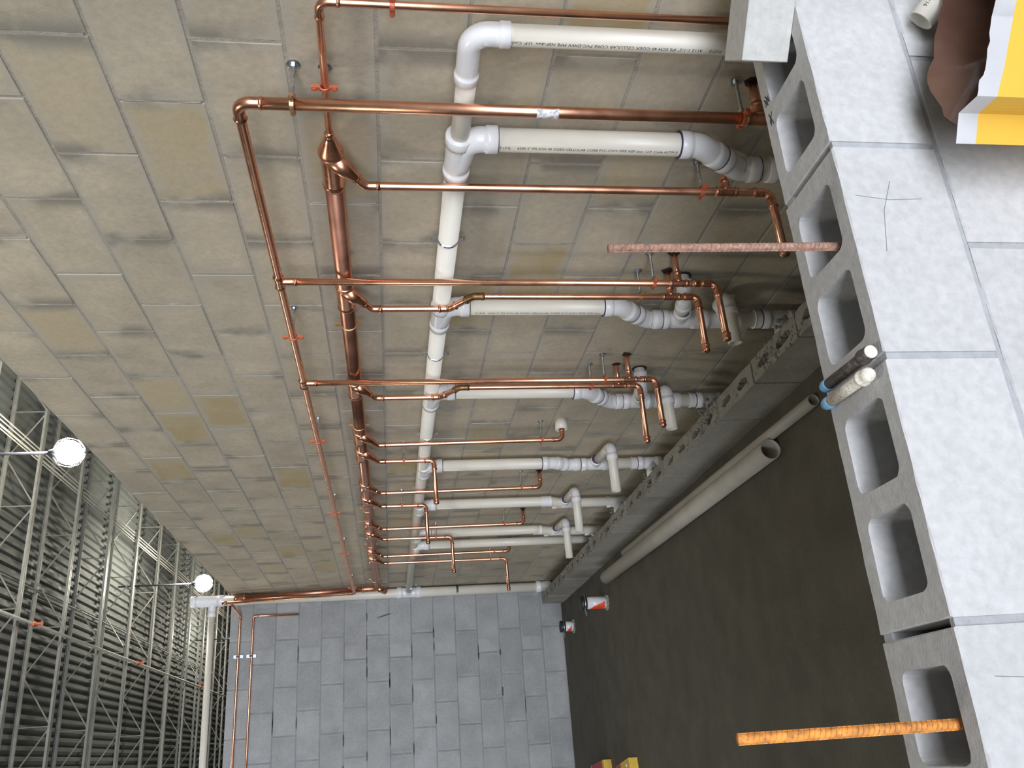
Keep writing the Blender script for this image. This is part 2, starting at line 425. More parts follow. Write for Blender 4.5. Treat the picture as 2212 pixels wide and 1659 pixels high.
lamp(3.12, 16.3, 4.91, 'glaring white lamp above the white vent pipe, the farther of the two in view', LP)
lamp(3.0, 22.9, 4.91, 'lamp hidden behind the far wall, lighting a patch of the roof deck', LP)
for yy in (2.1, 9.2, 16.3):
    lamp(-1.0, yy, 4.91, 'lamp of the second row %s, out of the picture' % {2.1: 'over the unfinished room', 9.2: 'beyond the far wall', 16.3: 'deep in the hall'}[yy], 75, 15)

# ------------------------------------------------------------------ plumbing wall
pw = bpy.data.objects.new('wall_right_plumbing', None); COL.objects.link(pw); pw['kind'] = 'structure'
C = .2032; BL = .4064
o = obj('mortar_bed', boxes(((WX+.0016, .3, 0), (WX+.18, FY+.4, 15*C-.01))), M_mort, pw)
BV = [block_mesh(.3975, .1947, .12, 'x', 10+i, .0014) for i in range(6)]
for bme in BV: bme.materials.append(M_wall)
for k in range(15):
    y = (1.53 if k % 2 else 1.733)-3*BL
    while y < FY+.2:
        if y+BL > .55:
            o = bpy.data.objects.new('concrete_block', BV[random.randrange(6)]); link(o, pw)
            o.location = (WX+random.uniform(-.0018, .0012), y+BL/2, k*C+C/2); o.rotation_euler = (0, random.uniform(-.003, .003), random.uniform(-.003, .003))
        y += BL
# mortar squeezed proud out of some head joints
rr = random.Random(5)
for k in range(15):
    y = (1.53 if k % 2 else 1.733)-2*BL
    while y < FY-.2:
        if rr.random() < .45 and y > 1:
            bm = bmesh.new(); w0 = rr.uniform(.010, .022); pts = []
            for j in range(7): pts.append((rr.uniform(.7, 1.15)*w0, k*C+.012+j*(C-.024)/6))
            L_ = [bm.verts.new((WX+.003, y-a, z)) for a, z in pts]; Cc = [bm.verts.new((WX-.0007-rr.random()*.0012, y+(rr.random()-.5)*.004, z)) for a, z in pts]; R_ = [bm.verts.new((WX+.003, y+a, z)) for a, z in pts]
            for j in range(6):
                bm.faces.new((L_[j], Cc[j], Cc[j+1], L_[j+1])); bm.faces.new((Cc[j], R_[j], R_[j+1], Cc[j+1]))
            bmesh.ops.recalc_face_normals(bm, faces=bm.faces)
            obj('joint_mortar', bm, M_mort, pw, smooth=True)
        y += BL

# ------------------------------------------------------------------ far wall
fwl = bpy.data.objects.new('wall_far', None); COL.objects.link(fwl); fwl['kind'] = 'structure'
obj('mortar_bed', boxes(((-5, FY+.0045, 0), (WX, FY+.19, 15*C-.01))), M_mortf, fwl)
BF = [block_mesh(.3965, .1937, .12, 'y', 30+i, .0035) for i in range(5)]
for bme in BF: bme.materials.append(M_far)
bmf = block_mesh(.3965, .1937, .12, 'y', 60, .0035); bmf.materials.append(M_far)
for k in range(15):
    x0 = 1.06 if k % 2 == 0 else .855
    # cut block into the corner
    wcut = WX-x0-.012
    if wcut > .05:
        me = block_mesh(wcut, .1937, .12, 'y', 80+k, .0035); me.materials.append(M_far)
        o = bpy.data.objects.new('concrete_block', me); link(o, fwl); o.location = (x0+.006+wcut/2, FY+random.uniform(-.002, .001), k*C+C/2)
    x = x0
    while x > -1.3:
        o = bpy.data.objects.new('concrete_block', BF[random.randrange(5)]); link(o, fwl)
        o.location = (x-BL/2, FY+random.uniform(-.003, .002), k*C+C/2); o.rotation_euler = (random.uniform(-.004, .004), 0, random.uniform(-.006, .006))
        x -= BL
    bm = bmesh.new()
    while x > -5:
        box(bm, (x-BL+.005, FY, k*C+.005), (x-.005, FY+.1, k*C+C-.005)); x -= BL
    o = obj('block_course', bm, M_far, fwl); o['kind'] = 'stuff'
bm = bmesh.new()      # a dark slurry streak on the far wall
for (a, z0, b2, z1, w0) in ((1.245, 1.62, 1.215, 1.72, .018),):
    pts = [(a, z0-w0), (b2, z1-w0), (b2, z1+w0), (a, z0+w0)]
    vs = [bm.verts.new((px, FY-.0035, pz)) for px, pz in pts]; bm.faces.new(vs)
    vs2 = [bm.verts.new((px, FY+.002, pz)) for px, pz in pts]
    for i in range(4): bm.faces.new((vs[i], vs[(i+1) % 4], vs2[(i+1) % 4], vs2[i]))
obj('slurry_streak', bm, M_grime, fwl)
rg = random.Random(12)
for _ in range(26):
    k = rg.randrange(1, 14); L_ = rg.uniform(.05, .17); xx = rg.uniform(-.1, 1.2); hw = rg.uniform(.003, .007)
    n_ = 6; bm = bmesh.new(); hi = []; lo = []
    for j in range(n_+1):
        q = xx+L_*j/n_; e = hw*(.4 if j in (0, n_) else rg.uniform(.7, 1.2)); hi.append(bm.verts.new((q, FY-.0034, k*C+e))); lo.append(bm.verts.new((q, FY-.0034, k*C-e)))
    for j in range(n_): bm.faces.new((lo[j], lo[j+1], hi[j+1], hi[j]))
    r_ = bmesh.ops.extrude_face_region(bm, geom=bm.faces[:]); bmesh.ops.translate(bm, vec=(0, .005, 0), verts=[g for g in r_['geom'] if isinstance(g, bmesh.types.BMVert)])
    bmesh.ops.recalc_face_normals(bm, faces=bm.faces); obj('joint_gap', bm, M_grime, fwl)

# ------------------------------------------------------------------ near wall of hollow blocks, top course open
def hollow_block(L_, D, H, cores, seed, shell=.034, web=.03, cr=.018, bev=.0022):
    """local: x 0..-L, y 0..D, z -H..0 ; cores list of (x centre, width)"""
    rnd = random.Random(seed)
    bm = bmesh.new()
    def rrect(cx, hw, cy, hh, r, n=4):
        out = []
        for (sx, sy, a0) in ((1, 1, 0), (-1, 1, 90), (-1, -1, 180), (1, -1, 270)):
            for k in range(n+1):
                a = math.radians(a0+90*k/n); out.append((cx+sx*(hw-r)+r*math.cos(a), cy+sy*(hh-r)+r*math.sin(a)))
        return out
    # outer outline, ragged by a millimetre on top
    out = []
    nx, ny = 14, 7
    for i in range(nx): out.append((-L_*i/nx, 0))
    for i in range(ny): out.append((-L_, D*i/ny))
    for i in range(nx): out.append((-L_+L_*i/nx, D))
    for i in range(ny): out.append((0, D-D*i/ny))
    def jit(p, cx, cy):
        j = rnd.uniform(.3, 1.6)*bev; return (p[0]+(j if p[0] < cx else -j), p[1]+(j if p[1] < cy else -j))
    top = [bm.verts.new((*jit(p, -L_/2, D/2), 0)) for p in out]
    mid = [bm.verts.new((*p, -bev*1.2)) for p in out]; bot = [bm.verts.new((*p, -H)) for p in out]
    n = len(out)
    for a, c in ((top, mid), (mid, bot)):
        for i in range(n): bm.faces.new((a[i], a[(i+1) % n], c[(i+1) % n], c[i]))
    edges = [bm.edges.get((top[i], top[(i+1) % n])) for i in range(n)]
    for cx, hw in cores:
        cyy = D/2; hh = D/2-shell
        rp = rrect(cx, hw, cyy, hh, cr)
        ct = [bm.verts.new((p[0]+rnd.uniform(-.0008, .0008), p[1]+rnd.uniform(-.0008, .0008), 0)) for p in rp]
        cb = [bm.verts.new((cx+(p[0]-cx)*.93, cyy+(p[1]-cyy)*.93, -H)) for p in rp]
        m_ = len(rp)
        for i in range(m_): bm.faces.new((ct[i], cb[i], cb[(i+1) % m_], ct[(i+1) % m_]))
        edges += [bm.edges.get((ct[i], ct[(i+1) % m_])) for i in range(m_)]
    bmesh.ops.triangle_fill(bm, use_beauty=True, edges=edges)
    bmesh.ops.recalc_face_normals(bm, faces=bm.faces)
    return bm
nw = bpy.data.objects.new('wall_near', None); COL.objects.link(nw); nw['kind'] = 'structure'
D8 = .194
def place_hollow(x_right, ztop, L_, cores, seed, mort=True, dy=0, rz=0):
    bm = hollow_block(L_, D8, .1932, cores, seed)
    me = bpy.data.meshes.new('concrete_block'); bm.to_mesh(me); bm.free(); me.materials.append(M_near)
    o = bpy.data.objects.new('concrete_block', me); link(o, nw); o.location = (x_right, NY+dy, ztop); o.rotation_euler = (0, 0, rz); return o
LB = .394; c2 = [(-.109, .064), (-.2875, .064)]
c2 = [(-.112, .066), (-.2845, .066)]
for k, seed in ((0, 1), (1, 2), (2, 3), (3, 4), (-1, 5), (4, 6)):
    xr = NX+BL-.006-BL*k      # block k spans from xr to xr-LB
    L_ = LB; cc = c2
    if k == -1: L_ = WX-.01-(NX+BL+.005); xr = WX-.006; cc = [(-L_/2, L_/2-.034)] if L_ > .12 else []
    place_hollow(xr, NZ, L_, cc, seed)
for row in (1, 2, 3):
    off = .2032 if row % 2 else 0
    for k in range(-1, 5):
        xr = NX+BL-.006-BL*k+off
        L_ = LB
        if xr > WX: L_ = LB-(xr-WX)-.006; xr = WX-.006
        if L_ < .03: continue
        cc = c2 if L_ > .39 else ([(-L_/2, L_/2-.034)] if L_ > .12 else [])
        o = place_hollow(xr, NZ-C*row, L_, cc, 20+row*10+k)
# mortar of the near face: bed joints between courses and buttered head joints (face shells only)
bm = bmesh.new()
for row in range(1, 4):
    for (ya, yb) in ((NY+.0025, NY+.032), (NY+D8-.032, NY+D8-.003)):
        box(bm, (-.75, ya+.0005, NZ-C*row-.0005), (WX-.006, yb, NZ-C*row+.0105))
obj('bed_mortar', bm, M_mortn, nw)
for row in range(0, 4):
    off = .2032 if row % 2 else 0
    for k in range(-1, 5):
        xj = NX-BL*k+off
        if xj > WX-.03: continue
        yy = .03 if row else .012
        for q, (ya, yb) in enumerate(((NY+.002, NY+yy), (NY+D8-.028, NY+D8-.003))):
            if row == 0 and k == 1 and q == 0: yb = NY+D8-.004      # joint under the pipe nipples is filled right through
            bm = boxes(((xj-.0065, ya+.0005, NZ-C*row-.192), (xj+.0065, yb, NZ-C*row-(.004 if row == 0 else .001))))
            obj('head_mortar', bm, M_mortn, nw)
# low stack of solid blocks below, out of sight line
z = NZ-C*4
o = obj('footing_blocks', boxes(((-.75, NY+.003, 0), (WX-.006, NY+D8-.003, z+.008))), M_near, nw)
# marker scribbles on the back shell
def strokes(L_, z_):
    bm = bmesh.new()
    for (a, b2) in L_:
        a, b2 = Vector((*a, z_)), Vector((*b2, z_)); d = (b2-a).normalized()*.0011; nrm = Vector((-d.y, d.x, 0))
        vs = [bm.verts.new(p) for p in (a-nrm, b2-nrm, b2+nrm, a+nrm)]; bm.faces.new(vs)
        vt = [bm.verts.new(p-Vector((0, 0, .0004))) for p in (a-nrm, b2-nrm, b2+nrm, a+nrm)]
        for i in range(4): bm.faces.new((vs[i], vt[i], vt[(i+1) % 4], vs[(i+1) % 4]))
    bmesh.ops.recalc_face_normals(bm, faces=bm.faces); return bm
obj('marker_scribble', strokes([((1.195, 1.332), (1.172, 1.318)), ((1.190, 1.338), (1.168, 1.325)), ((1.186, 1.318), (1.178, 1.338)), ((1.180, 1.315), (1.171, 1.336))], NZ+.0007), M_ink, nw)
obj('marker_scribble', strokes([((1.150, 1.332), (1.118, 1.320)), ((1.146, 1.318), (1.128, 1.334)), ((1.140, 1.325), (1.120, 1.330))], NZ+.0007), M_ink, nw)
def scratch(pts, par, r=.0008):
    bm = bmesh.new(); tube(bm, [V(*p) for p in pts], r, 5); obj('scratch_line', bm, plastic_scr, par)
plastic_scr = plastic('pencil_grey', (.22, .22, .22), .8)
scratch([(.86, NY-.0002, .75), (.80, NY-.0002, .775), (.72, NY-.0002, .79)], nw, .0006)
scratch([(.83, NY-.0002, .82), (.822, NY-.0002, .76), (.825, NY-.0002, .70)], nw, .0006)
scratch([(.05, NY-.0002, .80), (.045, NY-.0002, .74), (.0, NY-.0002, .69)], nw, .0006)

# loose solid brick laid askew on the corner
t = root('solid_concrete_brick', 'pale solid concrete brick laid askew on the open end of the near wall', 'brick', (1.21, 1.25, NZ))
bm = bmesh.new(); bmesh.ops.create_cube(bm, size=1, matrix=Matrix.Diagonal((.30, .094, .092, 1)))
bmesh.ops.bevel(bm, geom=list(bm.edges), offset=.0015, segments=1, affect='EDGES')
dv = Vector((.735, -.678, 0)); ang = math.atan2(dv.y, dv.x)
cen = Vector((1.183, 1.223, NZ+.0465))+dv*.15+Vector((.678, .735, 0))*.047
bmesh.ops.transform(bm, matrix=Matrix.Translation(cen) @ Matrix.Rotation(ang, 4, 'Z'), verts=bm.verts)
obj('brick', bm, concrete('solid_brick', (.50, .49, .46), .05, bump=.35, pit=.4), t)

# ------------------------------------------------------------------ rebar
def rebar(name, label, p0, p1, r, mat):
    t = root(name, label, 'rebar', p0)
    p0, p1 = Vector(p0), Vector(p1); d = (p1-p0).normalized(); L_ = (p1-p0).length
    bm = bmesh.new(); tube(bm, [p0, p1], r, 14); obj('bar', bm, mat, t, smooth=True)
    u = d.cross(V(0, 1, 0)).normalized(); v = d.cross(u); bm = bmesh.new()
    for sgn in (-1, 1):
        tube(bm, [p0+u*(sgn*r), p1+u*(sgn*r)], r*.16, 5)
    s = .004; sd = 0
    while s < L_-.006:
        for sgn in (1, -1):
            pts = []
            for k in range(6):
                a = (-75+150*k/5)*PI/180; pts.append(p0+d*(s+.0035*(k/5-.5)*2+.0035*(sgn < 0))+(v*math.cos(a)*sgn+u*math.sin(a))*r*1.03)
            tube(bm, pts, r*.15, 4)
        s += .0078
    obj('ribs', bm, mat, t)
    return t
rebar('rebar', 'rusty ribbed steel bar standing in the core nearest the loose brick end', (.775, 1.222, .60), (.762, 1.222, 1.2430), .0072, M_rust)
rebar('rebar', 'orange-rusted steel bar standing in the last open core, across the dark floor', (-.008, 1.212, .60), (-.006, 1.208, 1.155), .0068, M_orust)

# ------------------------------------------------------------------ two capped nipples lying across the wall
def nipple(label, p0, p1, mat, r=.0098, dome=True):
    t = root('pipe_nipple', label, 'pipe', p1)
    p0, p1 = Vector(p0), Vector(p1); d = (p1-p0).normalized()
    bm = bmesh.new(); tube(bm, [p0-d*.006, p1-d*.012], r, 20, inner=r*.78); obj('pipe', bm, mat, t, smooth=True)
    bm = bmesh.new(); tube(bm, [p0-d*.004, p0+d*.002, p0+d*.012, p0+d*.015], [r*1.02, r*1.16, r*1.13, r*1.0], 20); obj('tape_wrap', bm, M_tape, t, smooth=True)
    bm = bmesh.new()
    if dome: tube(bm, [p1-d*.026, p1-d*.024, p1-d*.019, p1-d*.018, p1-d*.006, p1+d*.001, p1+d*.005, p1+d*.007], [r*1.15, r*1.38, r*1.38, r*1.25, r*1.25, r*1.12, r*.75, r*.25], 20)
    else: tube(bm, [p1-d*.024, p1-d*.022, p1-d*.017, p1-d*.016, p1+d*.001, p1+d*.003], [r*1.15, r*1.35, r*1.35, r*1.22, r*1.22, r*1.1], 20)
    obj('cap', bm, M_cap if dome else M_black, t, smooth=True)
    if not dome:
        bm = bmesh.new(); tube(bm, [p1+d*.0025, p1+d*.0055, p1+d*.0065], [r*1.1, r*1.08, r*.9], 20); c = obj('mortar_crust', bm, M_cap, t, smooth=True); c['label'] = 'white crust on the end of the cap'
    return t
nipple('black iron nipple with white crusted end and blue tape, lying on the wall top', (.548, 1.322, NZ+.014), (.539, 1.163, NZ+.019), M_black, dome=False)
nipple('whitish mortar-splashed nipple with domed cap, beside the black one', (.519, 1.330, NZ+.013), (.509, 1.178, NZ+.019), M_white)

# ------------------------------------------------------------------ low chase wall
cw = bpy.data.objects.new('wall_low_chase', None); COL.objects.link(cw); cw['kind'] = 'structure'
CX0, CD, CH = 1.255, .092, .2
def chase_block(seed):
    rnd = random.Random(seed); bm = bmesh.new(); L_, D, H = .397, CD, .197
    out = [(0, L_*i/10) for i in range(10)]+[(D*i/3, L_) for i in range(3)]+[(D, L_-L_*i/10) for i in range(10)]+[(D-D*i/3, 0) for i in range(3)]
    n = len(out)
    top = [bm.verts.new((min(D, max(0, x_+rnd.uniform(-.002, .002))), y_, H+rnd.uniform(-.003, .002))) for x_, y_ in out]; bot = [bm.verts.new((x_, y_, 0)) for x_, y_ in out]
    for i in range(n): bm.faces.new((top[i], top[(i+1) % n], bot[(i+1) % n], bot[i]))
    ed = [bm.edges.get((top[i], top[(i+1) % n])) for i in range(n)]
    for cy in (L_*.27, L_*.73):
        rp = []
        for k in range(14):
            a = 2*PI*k/14; rp.append((D/2+.020*math.copysign(abs(math.cos(a))**.7, math.cos(a))*rnd.uniform(.75, 1.1), cy+.058*math.sin(a)*rnd.uniform(.8, 1.1)))
        ct = [bm.verts.new((*p, H+rnd.uniform(-.002, .002))) for p in rp]; cb = [bm.verts.new((*p, .03)) for p in rp]
        for i in range(14): bm.faces.new((ct[i], cb[i], cb[(i+1) % 14], ct[(i+1) % 14]))
        bm.faces.new(cb); ed += [bm.edges.get((ct[i], ct[(i+1) % 14])) for i in range(14)]
    bmesh.ops.triangle_fill(bm, use_beauty=True, edges=ed); bmesh.ops.recalc_face_normals(bm, faces=bm.faces)
    me = bpy.data.meshes.new('concrete_block'); bm.to_mesh(me); bm.free(); me.materials.append(M_chase); return me
CB = [chase_block(200+i) for i in range(4)]
y = 2.983-4*BL; i = 0
while y < FY-.25:
    o = bpy.data.objects.new('concrete_block', CB[i % 4]); link(o, cw); o.location = (CX0+random.uniform(-.002, .002), y+.005, 0); i += 1
    o2 = obj('head_mortar', boxes(((CX0+.004, y-.0055, 0), (CX0+CD-.004, y+.0055, .19))), M_rough, cw)
    y += BL
# crumbs of spilled mortar on the chase wall, thicker by each cleanout
rr = random.Random(9)
def crumbs(cy, n_, sp, name='mortar_spill'):
    bm = bmesh.new()
    for _ in range(n_):
        s = rr.uniform(.003, .010); p = V(CX0+rr.uniform(.0, .09), cy+rr.gauss(0, sp), CH-.004+s*.25)
        bmesh.ops.create_icosphere(bm, subdivisions=1, radius=s, matrix=Matrix.Translation(p) @ Matrix.Diagonal((rr.uniform(.6, 1.3), rr.uniform(.7, 1.6), rr.uniform(.35, .8), 1)))
    o = obj(name, bm, M_rough, cw); o['kind'] = 'stuff'
for cy in (2.76, 3.57, 4.49, 5.3, 6.08, 6.6): crumbs(cy, 60, .1)
crumbs(4.9, 160, 1.6)

# ------------------------------------------------------------------ pipes: copper header (small bore) and its drops
HX, BX, MX, DX = WX-.115, WX-.10, WX-.060, WX-.055
R1i, R34, RH = .0143, .0111, .0125
ZH = 1.934; ZM = 1.745; ZP = 1.425
H = root('copper_supply_line', 'slim copper header high on the wall with three long drops, bending onto the far wall', 'pipe', (HX, 1.6, ZH))
def run(parent, name, pts, r, mat, label=None, bend=None, fit=True, fmat=None, fitname='elbow', legs=2.4):
    """one length of pipe with an elbow fitting as a sub-part at each bend"""
    bend = bend or r*2.3
    bm = bmesh.new(); tube(bm, fillet(pts, bend), r, 20)
    o = obj(name, bm, mat, parent, smooth=True); sub(o, parent['_o'])
    if label: o['label'] = label
    if fit:
        for i in range(1, len(pts)-1):
            a, p, c = Vector(pts[i-1]), Vector(pts[i]), Vector(pts[i+1]); d1, d2 = (a-p).normalized(), (c-p).normalized(); ang = d1.angle(d2)
            lg = bend/math.tan(ang/2)+r*legs
            bm = bmesh.new(); cu_fitting(bm, [p+d1*min(lg, (a-p).length*.6), p, p+d2*min(lg, (c-p).length*.6)], r, bend); obj(fitname, bm, fmat or M_cud, o, smooth=True)
    return o
def cu_cap(parent, p, d, r):
    d = Vector(d).normalized(); p = Vector(p); bm = bmesh.new()
    tube(bm, [p-d*r*2.4, p-d*r*2.2, p-d*r*1.7, p-d*r*1.2, p-d*r*.9, p-d*r*.2, p+d*r*.2, p+d*r*.35], [r*1.08, r*1.3, r*1.35, r*1.12, r*1.25, r*1.25, r*1.0, r*.4], 16)
    return obj('end_cap', bm, M_cud, parent, smooth=True)
def cu_tee(parent, p, main, br, r, lbr=3.2, rb=None, name='tee', lm=2.9):
    p, main, br = Vector(p), Vector(main).normalized(), Vector(br).normalized(); bm = bmesh.new()
    cu_fitting(bm, [p-main*r*lm, p+main*r*lm], r); cu_fitting(bm, [p, p+br*r*lbr], rb or r)
    return obj(name, bm, M_cud, parent, smooth=True)
def wall_stub(parent, p, r):
    p = Vector(p); bm = bmesh.new(); tube(bm, [p, V(WX+.02, p.y, p.z)], r, 16)
    o = obj('wall_stub', bm, M_cu, parent, smooth=True)
    bm = bmesh.new(); rnd = random.Random(int(p.y*100)); vs = [bm.verts.new((WX-.0025, p.y+math.cos(2*PI*k/14)*(r*1.25+.012*rnd.random()), p.z+math.sin(2*PI*k/14)*(r*1.25+.010*rnd.random()))) for k in range(14)]
    vb = [bm.verts.new(v.co+V(.004, 0, 0)) for v in vs]; bm.faces.new(list(reversed(vs)))
    for k in range(14): bm.faces.new((vs[k], vs[(k+1) % 14], vb[(k+1) % 14], vb[k]))
    bmesh.ops.recalc_face_normals(bm, faces=bm.faces)
    obj('rough_hole', bm, M_void, parent)
    return o
Y1, Y3, Y5 = 1.594, 2.39, 3.178
UPY = 7.86
# header with first drop in one run
hp = run(H, 'header_pipe', [V(HX, Y1, .60), V(HX, Y1, ZH), V(HX, UPY, ZH-.012), V(HX, 8.055, 3.05)], RH, M_cu)
# thicker first drop drawn over the same line
bm = bmesh.new(); tube(bm, [V(HX, Y1, .55), V(HX, Y1, ZH-.05)], R1i, 22); d1 = sub(obj('drop_pipe', bm, M_cu, H, smooth=True), H['_o'])
cu_tee(d1, (HX, Y1, .715), (0, 0, 1), (1, 0, 0), R1i); wall_stub(d1, (HX, Y1, .715), .0111)
bm = bmesh.new(); L0 = 1.236
for k in range(8):
    pass
vs = []
for j, z in enumerate((L0-.026, L0-.010, L0, L0+.010, L0+.026)):
    hw = (1.15, .9, .55, .9, 1.15)[j]
    vs.append([bm.verts.new((HX+math.cos(a)*(R1i+.0006), Y1+math.sin(a)*(R1i+.0006), z)) for a in [PI+.35+hw*(q/3-1) for q in range(7)]])
for a, c in zip(vs, vs[1:]):
    for q in range(6): bm.faces.new((a[q], a[q+1], c[q+1], c[q]))
s_ = obj('clear_sticker', bm, M_label, d1, smooth=True); s_['label'] = 'small whitish sticker wrapped round the pipe'
for Y_, zt_, cy_, zc_ in ((Y3, .672, .205, .545), (Y5, .635, .205, .525)):
    d = run(H, 'drop_pipe', [V(HX, Y_, ZH), V(HX, Y_, zc_), V(HX-cy_, Y_, zc_-.004)], R34, M_cu)
    cu_tee(d, (HX, Y_, ZH), (0, 1, 0), (0, 0, -1), RH, 4.4, R34)
    cu_tee(d, (HX, Y_, zt_), (0, 0, 1), (1, 0, 0), R34, 3.6); wall_stub(d, (HX, Y_, zt_), R34*.95)
    bm = bmesh.new(); tube(bm, [V(HX, Y_, zt_-.07), V(HX, Y_, zt_-.045)], [R34*1.05, R34*1.18], 16); obj('reducer', bm, M_cud, d, smooth=True)
    cu_cap(d, (HX-cy_, Y_, zc_-.004), (-1, 0, 0), R34)
# far end of the header: rises in the corner, kinks over to the far wall and runs left
bm = bmesh.new(); tube(bm, [V(HX, 8.05, 3.03), V(HX, 8.058, 3.07)], RH*1.25, 16); obj('end_cap', bm, M_cud, H, smooth=True)
run(H, 'wall_pipe', [V(HX, 8.045, 3.0), V(1.29, FY-.03, 2.955), V(-1.5, FY-.03, 2.965)], .0105, M_cu)

# ------------------------------------------------------------------ large copper manifold and its branches
MN = root('copper_manifold', 'thick copper manifold pipe along the wall with eleven thin branches below it', 'pipe', (MX, 1.8, ZM))
bm = bmesh.new(); RM = .0258
tube(bm, [V(MX, 1.83, ZM), V(MX, 7.93, ZM-.018)], RM, 32); mp = sub(obj('manifold_pipe', bm, M_big, MN, smooth=True), MN['_o'])
# reducer cone at the near end
bm = bmesh.new(); tube(bm, [V(MX, y, ZM) for y in (1.752, 1.757, 1.767, 1.772, 1.777, 1.785, 1.822, 1.826, 1.834, 1.842, 1.85)], [.0088, .0125, .0125, .010, .0135, .0165, .031, .033, .033, .0295, .029], 28); obj('reducer_cone', bm, M_cud, MN, smooth=True)
# thin feed pipe into the cone, with the nearest vertical
r0 = run(MN, 'feed_pipe', [V(MX, 1.352, .72), V(MX, 1.352, ZM-.005), V(MX, 1.78, ZM)], .0085, M_cu, bend=.024, fit=True)
def wye(parent, y, r=R34, body=True, rm=RM):
    """45 degree branch fitting on the manifold; returns where its thin pipe starts going down"""
    P0 = V(MX-.006, y-.07, ZM); P1 = V(BX, y, ZM-.085)
    d = (P1-P0).normalized(); bm = bmesh.new()
    if body:
        tube(bm, [V(MX, q, ZM) for q in (y-.095, y-.093, y-.083, y-.081, y-.073, y+.035, y+.043, y+.045, y+.055, y+.057)], [rm*1.02, rm*1.16, rm*1.16, rm*1.08, rm*1.1, rm*1.1, rm*1.08, rm*1.16, rm*1.16, rm*1.02], 28)
        tube(bm, [P0, P0+d*.045, P0+d*.058, P0+d*.075, P0+d*.088], [rm*.95, rm*.95, rm*.82, r*1.5, r*1.15], 22)
    else:
        tube(bm, [V(MX, q, ZM) for q in (y-.095, y-.093, y-.085, y+.005, y+.007, y+.015)], [rm*1.02, rm*1.13, rm*1.08, rm*1.08, rm*1.13, rm*1.02], 28)
        tube(bm, [P0, P0+d*.035, P0+d*.05, P0+d*.08], [r*2.0, r*1.9, r*1.35, r*1.15], 20)
    obj('wye', bm, M_cud, parent, smooth=True)
    return P0, P1
def branch(y, tail, body=True, label=None):
    P0, P1 = V(MX-.006, y-.07, ZM), V(BX, y, ZM-.085)
    d = run(MN, 'branch_pipe', [P0, P1]+[V(*p) for p in tail], R34, M_cu, label)
    wye(d, y, body=body); return d
# R2
d = branch(1.915, [(BX, 1.91, .555), (BX-.20, 1.91, .55)]); cu_cap(d, (BX-.20, 1.91, .55), (-1, 0, 0), R34)
cu_tee(d, (BX, 1.91, .683), (0, 0, 1), (1, 0, 0), R34); wall_stub(d, (BX, 1.91, .683), .0105)
# R4, R6 with an offset half way
for (ya, yb, z1, z2, zt_, ze, le) in ((2.595, 2.507, 1.405, 1.33, .660, .567, .20), (3.377, 3.275, 1.395, 1.32, .655, .565, .25)):
    P0, P1 = V(MX-.006, ya-.07, ZM), V(BX, ya, ZM-.085)
    d = run(MN, 'branch_pipe', [P0, P1, V(BX, ya-.002, z1), V(BX, yb, z2), V(BX, yb, ze), V(BX-le, yb+.01, ze-.004)], R34, M_cu, fit=False)
    wye(d, ya)
    pts = [P0, P1, V(BX, ya-.002, z1), V(BX, yb, z2), V(BX, yb, ze), V(BX-le, yb+.01, ze-.004)]
    for i in range(1, 5):
        a, p, c = pts[i-1], pts[i], pts[i+1]; q1, q2 = (a-p).normalized(), (c-p).normalized(); bend = R34*2.3
        lg = bend/math.tan(q1.angle(q2)/2)+R34*2.3; bm = bmesh.new(); cu_fitting(bm, [p+q1*lg, p, p+q2*lg], R34, bend)
        e_ = obj('elbow', bm, M_brown if i == 3 else M_cud, d, smooth=True)
        if i == 3: e_['label'] = 'dull brown stained elbow'
    cu_tee(d, (BX, yb, zt_), (0, 0, 1), (1, 0, 0), R34); wall_stub(d, (BX, yb, zt_), .0105)
    cu_cap(d, (BX-le, yb+.01, ze-.004), (-1, 0, 0), R34)
# R7, R9, R11, R13 turn into the wall; R8, R10, R12, R14 turn out into the room
for y_, ze, collar in ((3.97, .775, True), (4.79, .755, False), (5.63, .735, False), (6.46, .728, False)):
    d = branch(y_, [(BX, y_-.03, ze), (WX+.02, y_-.03, ze-.004)], body=collar)
    if collar:
        bm = bmesh.new(); tube(bm, [V(WX+.001, y_-.03, ze), V(WX-.052, y_-.03, ze)], .030, 24, inner=.024); c = obj('plastic_collar', bm, M_pvc, d, smooth=True); c['label'] = 'white plastic collar at the wall'
    else:
        bm = bmesh.new(); tube(bm, [V(WX+.001, y_-.03, ze), V(WX-.002, y_-.03, ze)], .019, 14); obj('rough_hole', bm, M_void, d)
for y_, ze, le in ((4.22, 1.385, .225), (5.07, 1.395, .23), (5.91, 1.19, .245), (6.705, .72, .245)):
    d = branch(y_, [(BX, y_, ze), (BX-le, y_, ze-.006)]); cu_cap(d, (BX-le, y_, ze-.006), (-1, 0, 0), R34)
# far end: elbow down to up, thick riser in the corner
bm = bmesh.new(); cu_fitting(bm, [V(MX, 7.84, ZM-.018), V(MX, 7.965, ZM-.02), V(MX, 7.985, ZM+.12)], RM, RM*1.6); obj('elbow', bm, M_cud, MN, smooth=True)
bm = bmesh.new(); tube(bm, [V(MX, 7.975, ZM+.05), V(MX, 8.18, 2.985)], RM*.98, 28); rp = sub(obj('riser_pipe', bm, M_big, MN, smooth=True), MN['_o'])
bm = bmesh.new(); cu_fitting(bm, [V(MX, 8.165, 2.89), V(MX, 8.182, 2.99)], RM); obj('coupling', bm, M_cud, rp, smooth=True)
bm = bmesh.new(); tube(bm, [V(MX-.01, 7.90, ZM-.02), V(MX-.03, 7.97, ZM-.09)], RM*1.05, 20); obj('wye', bm, M_cud, mp, smooth=True)

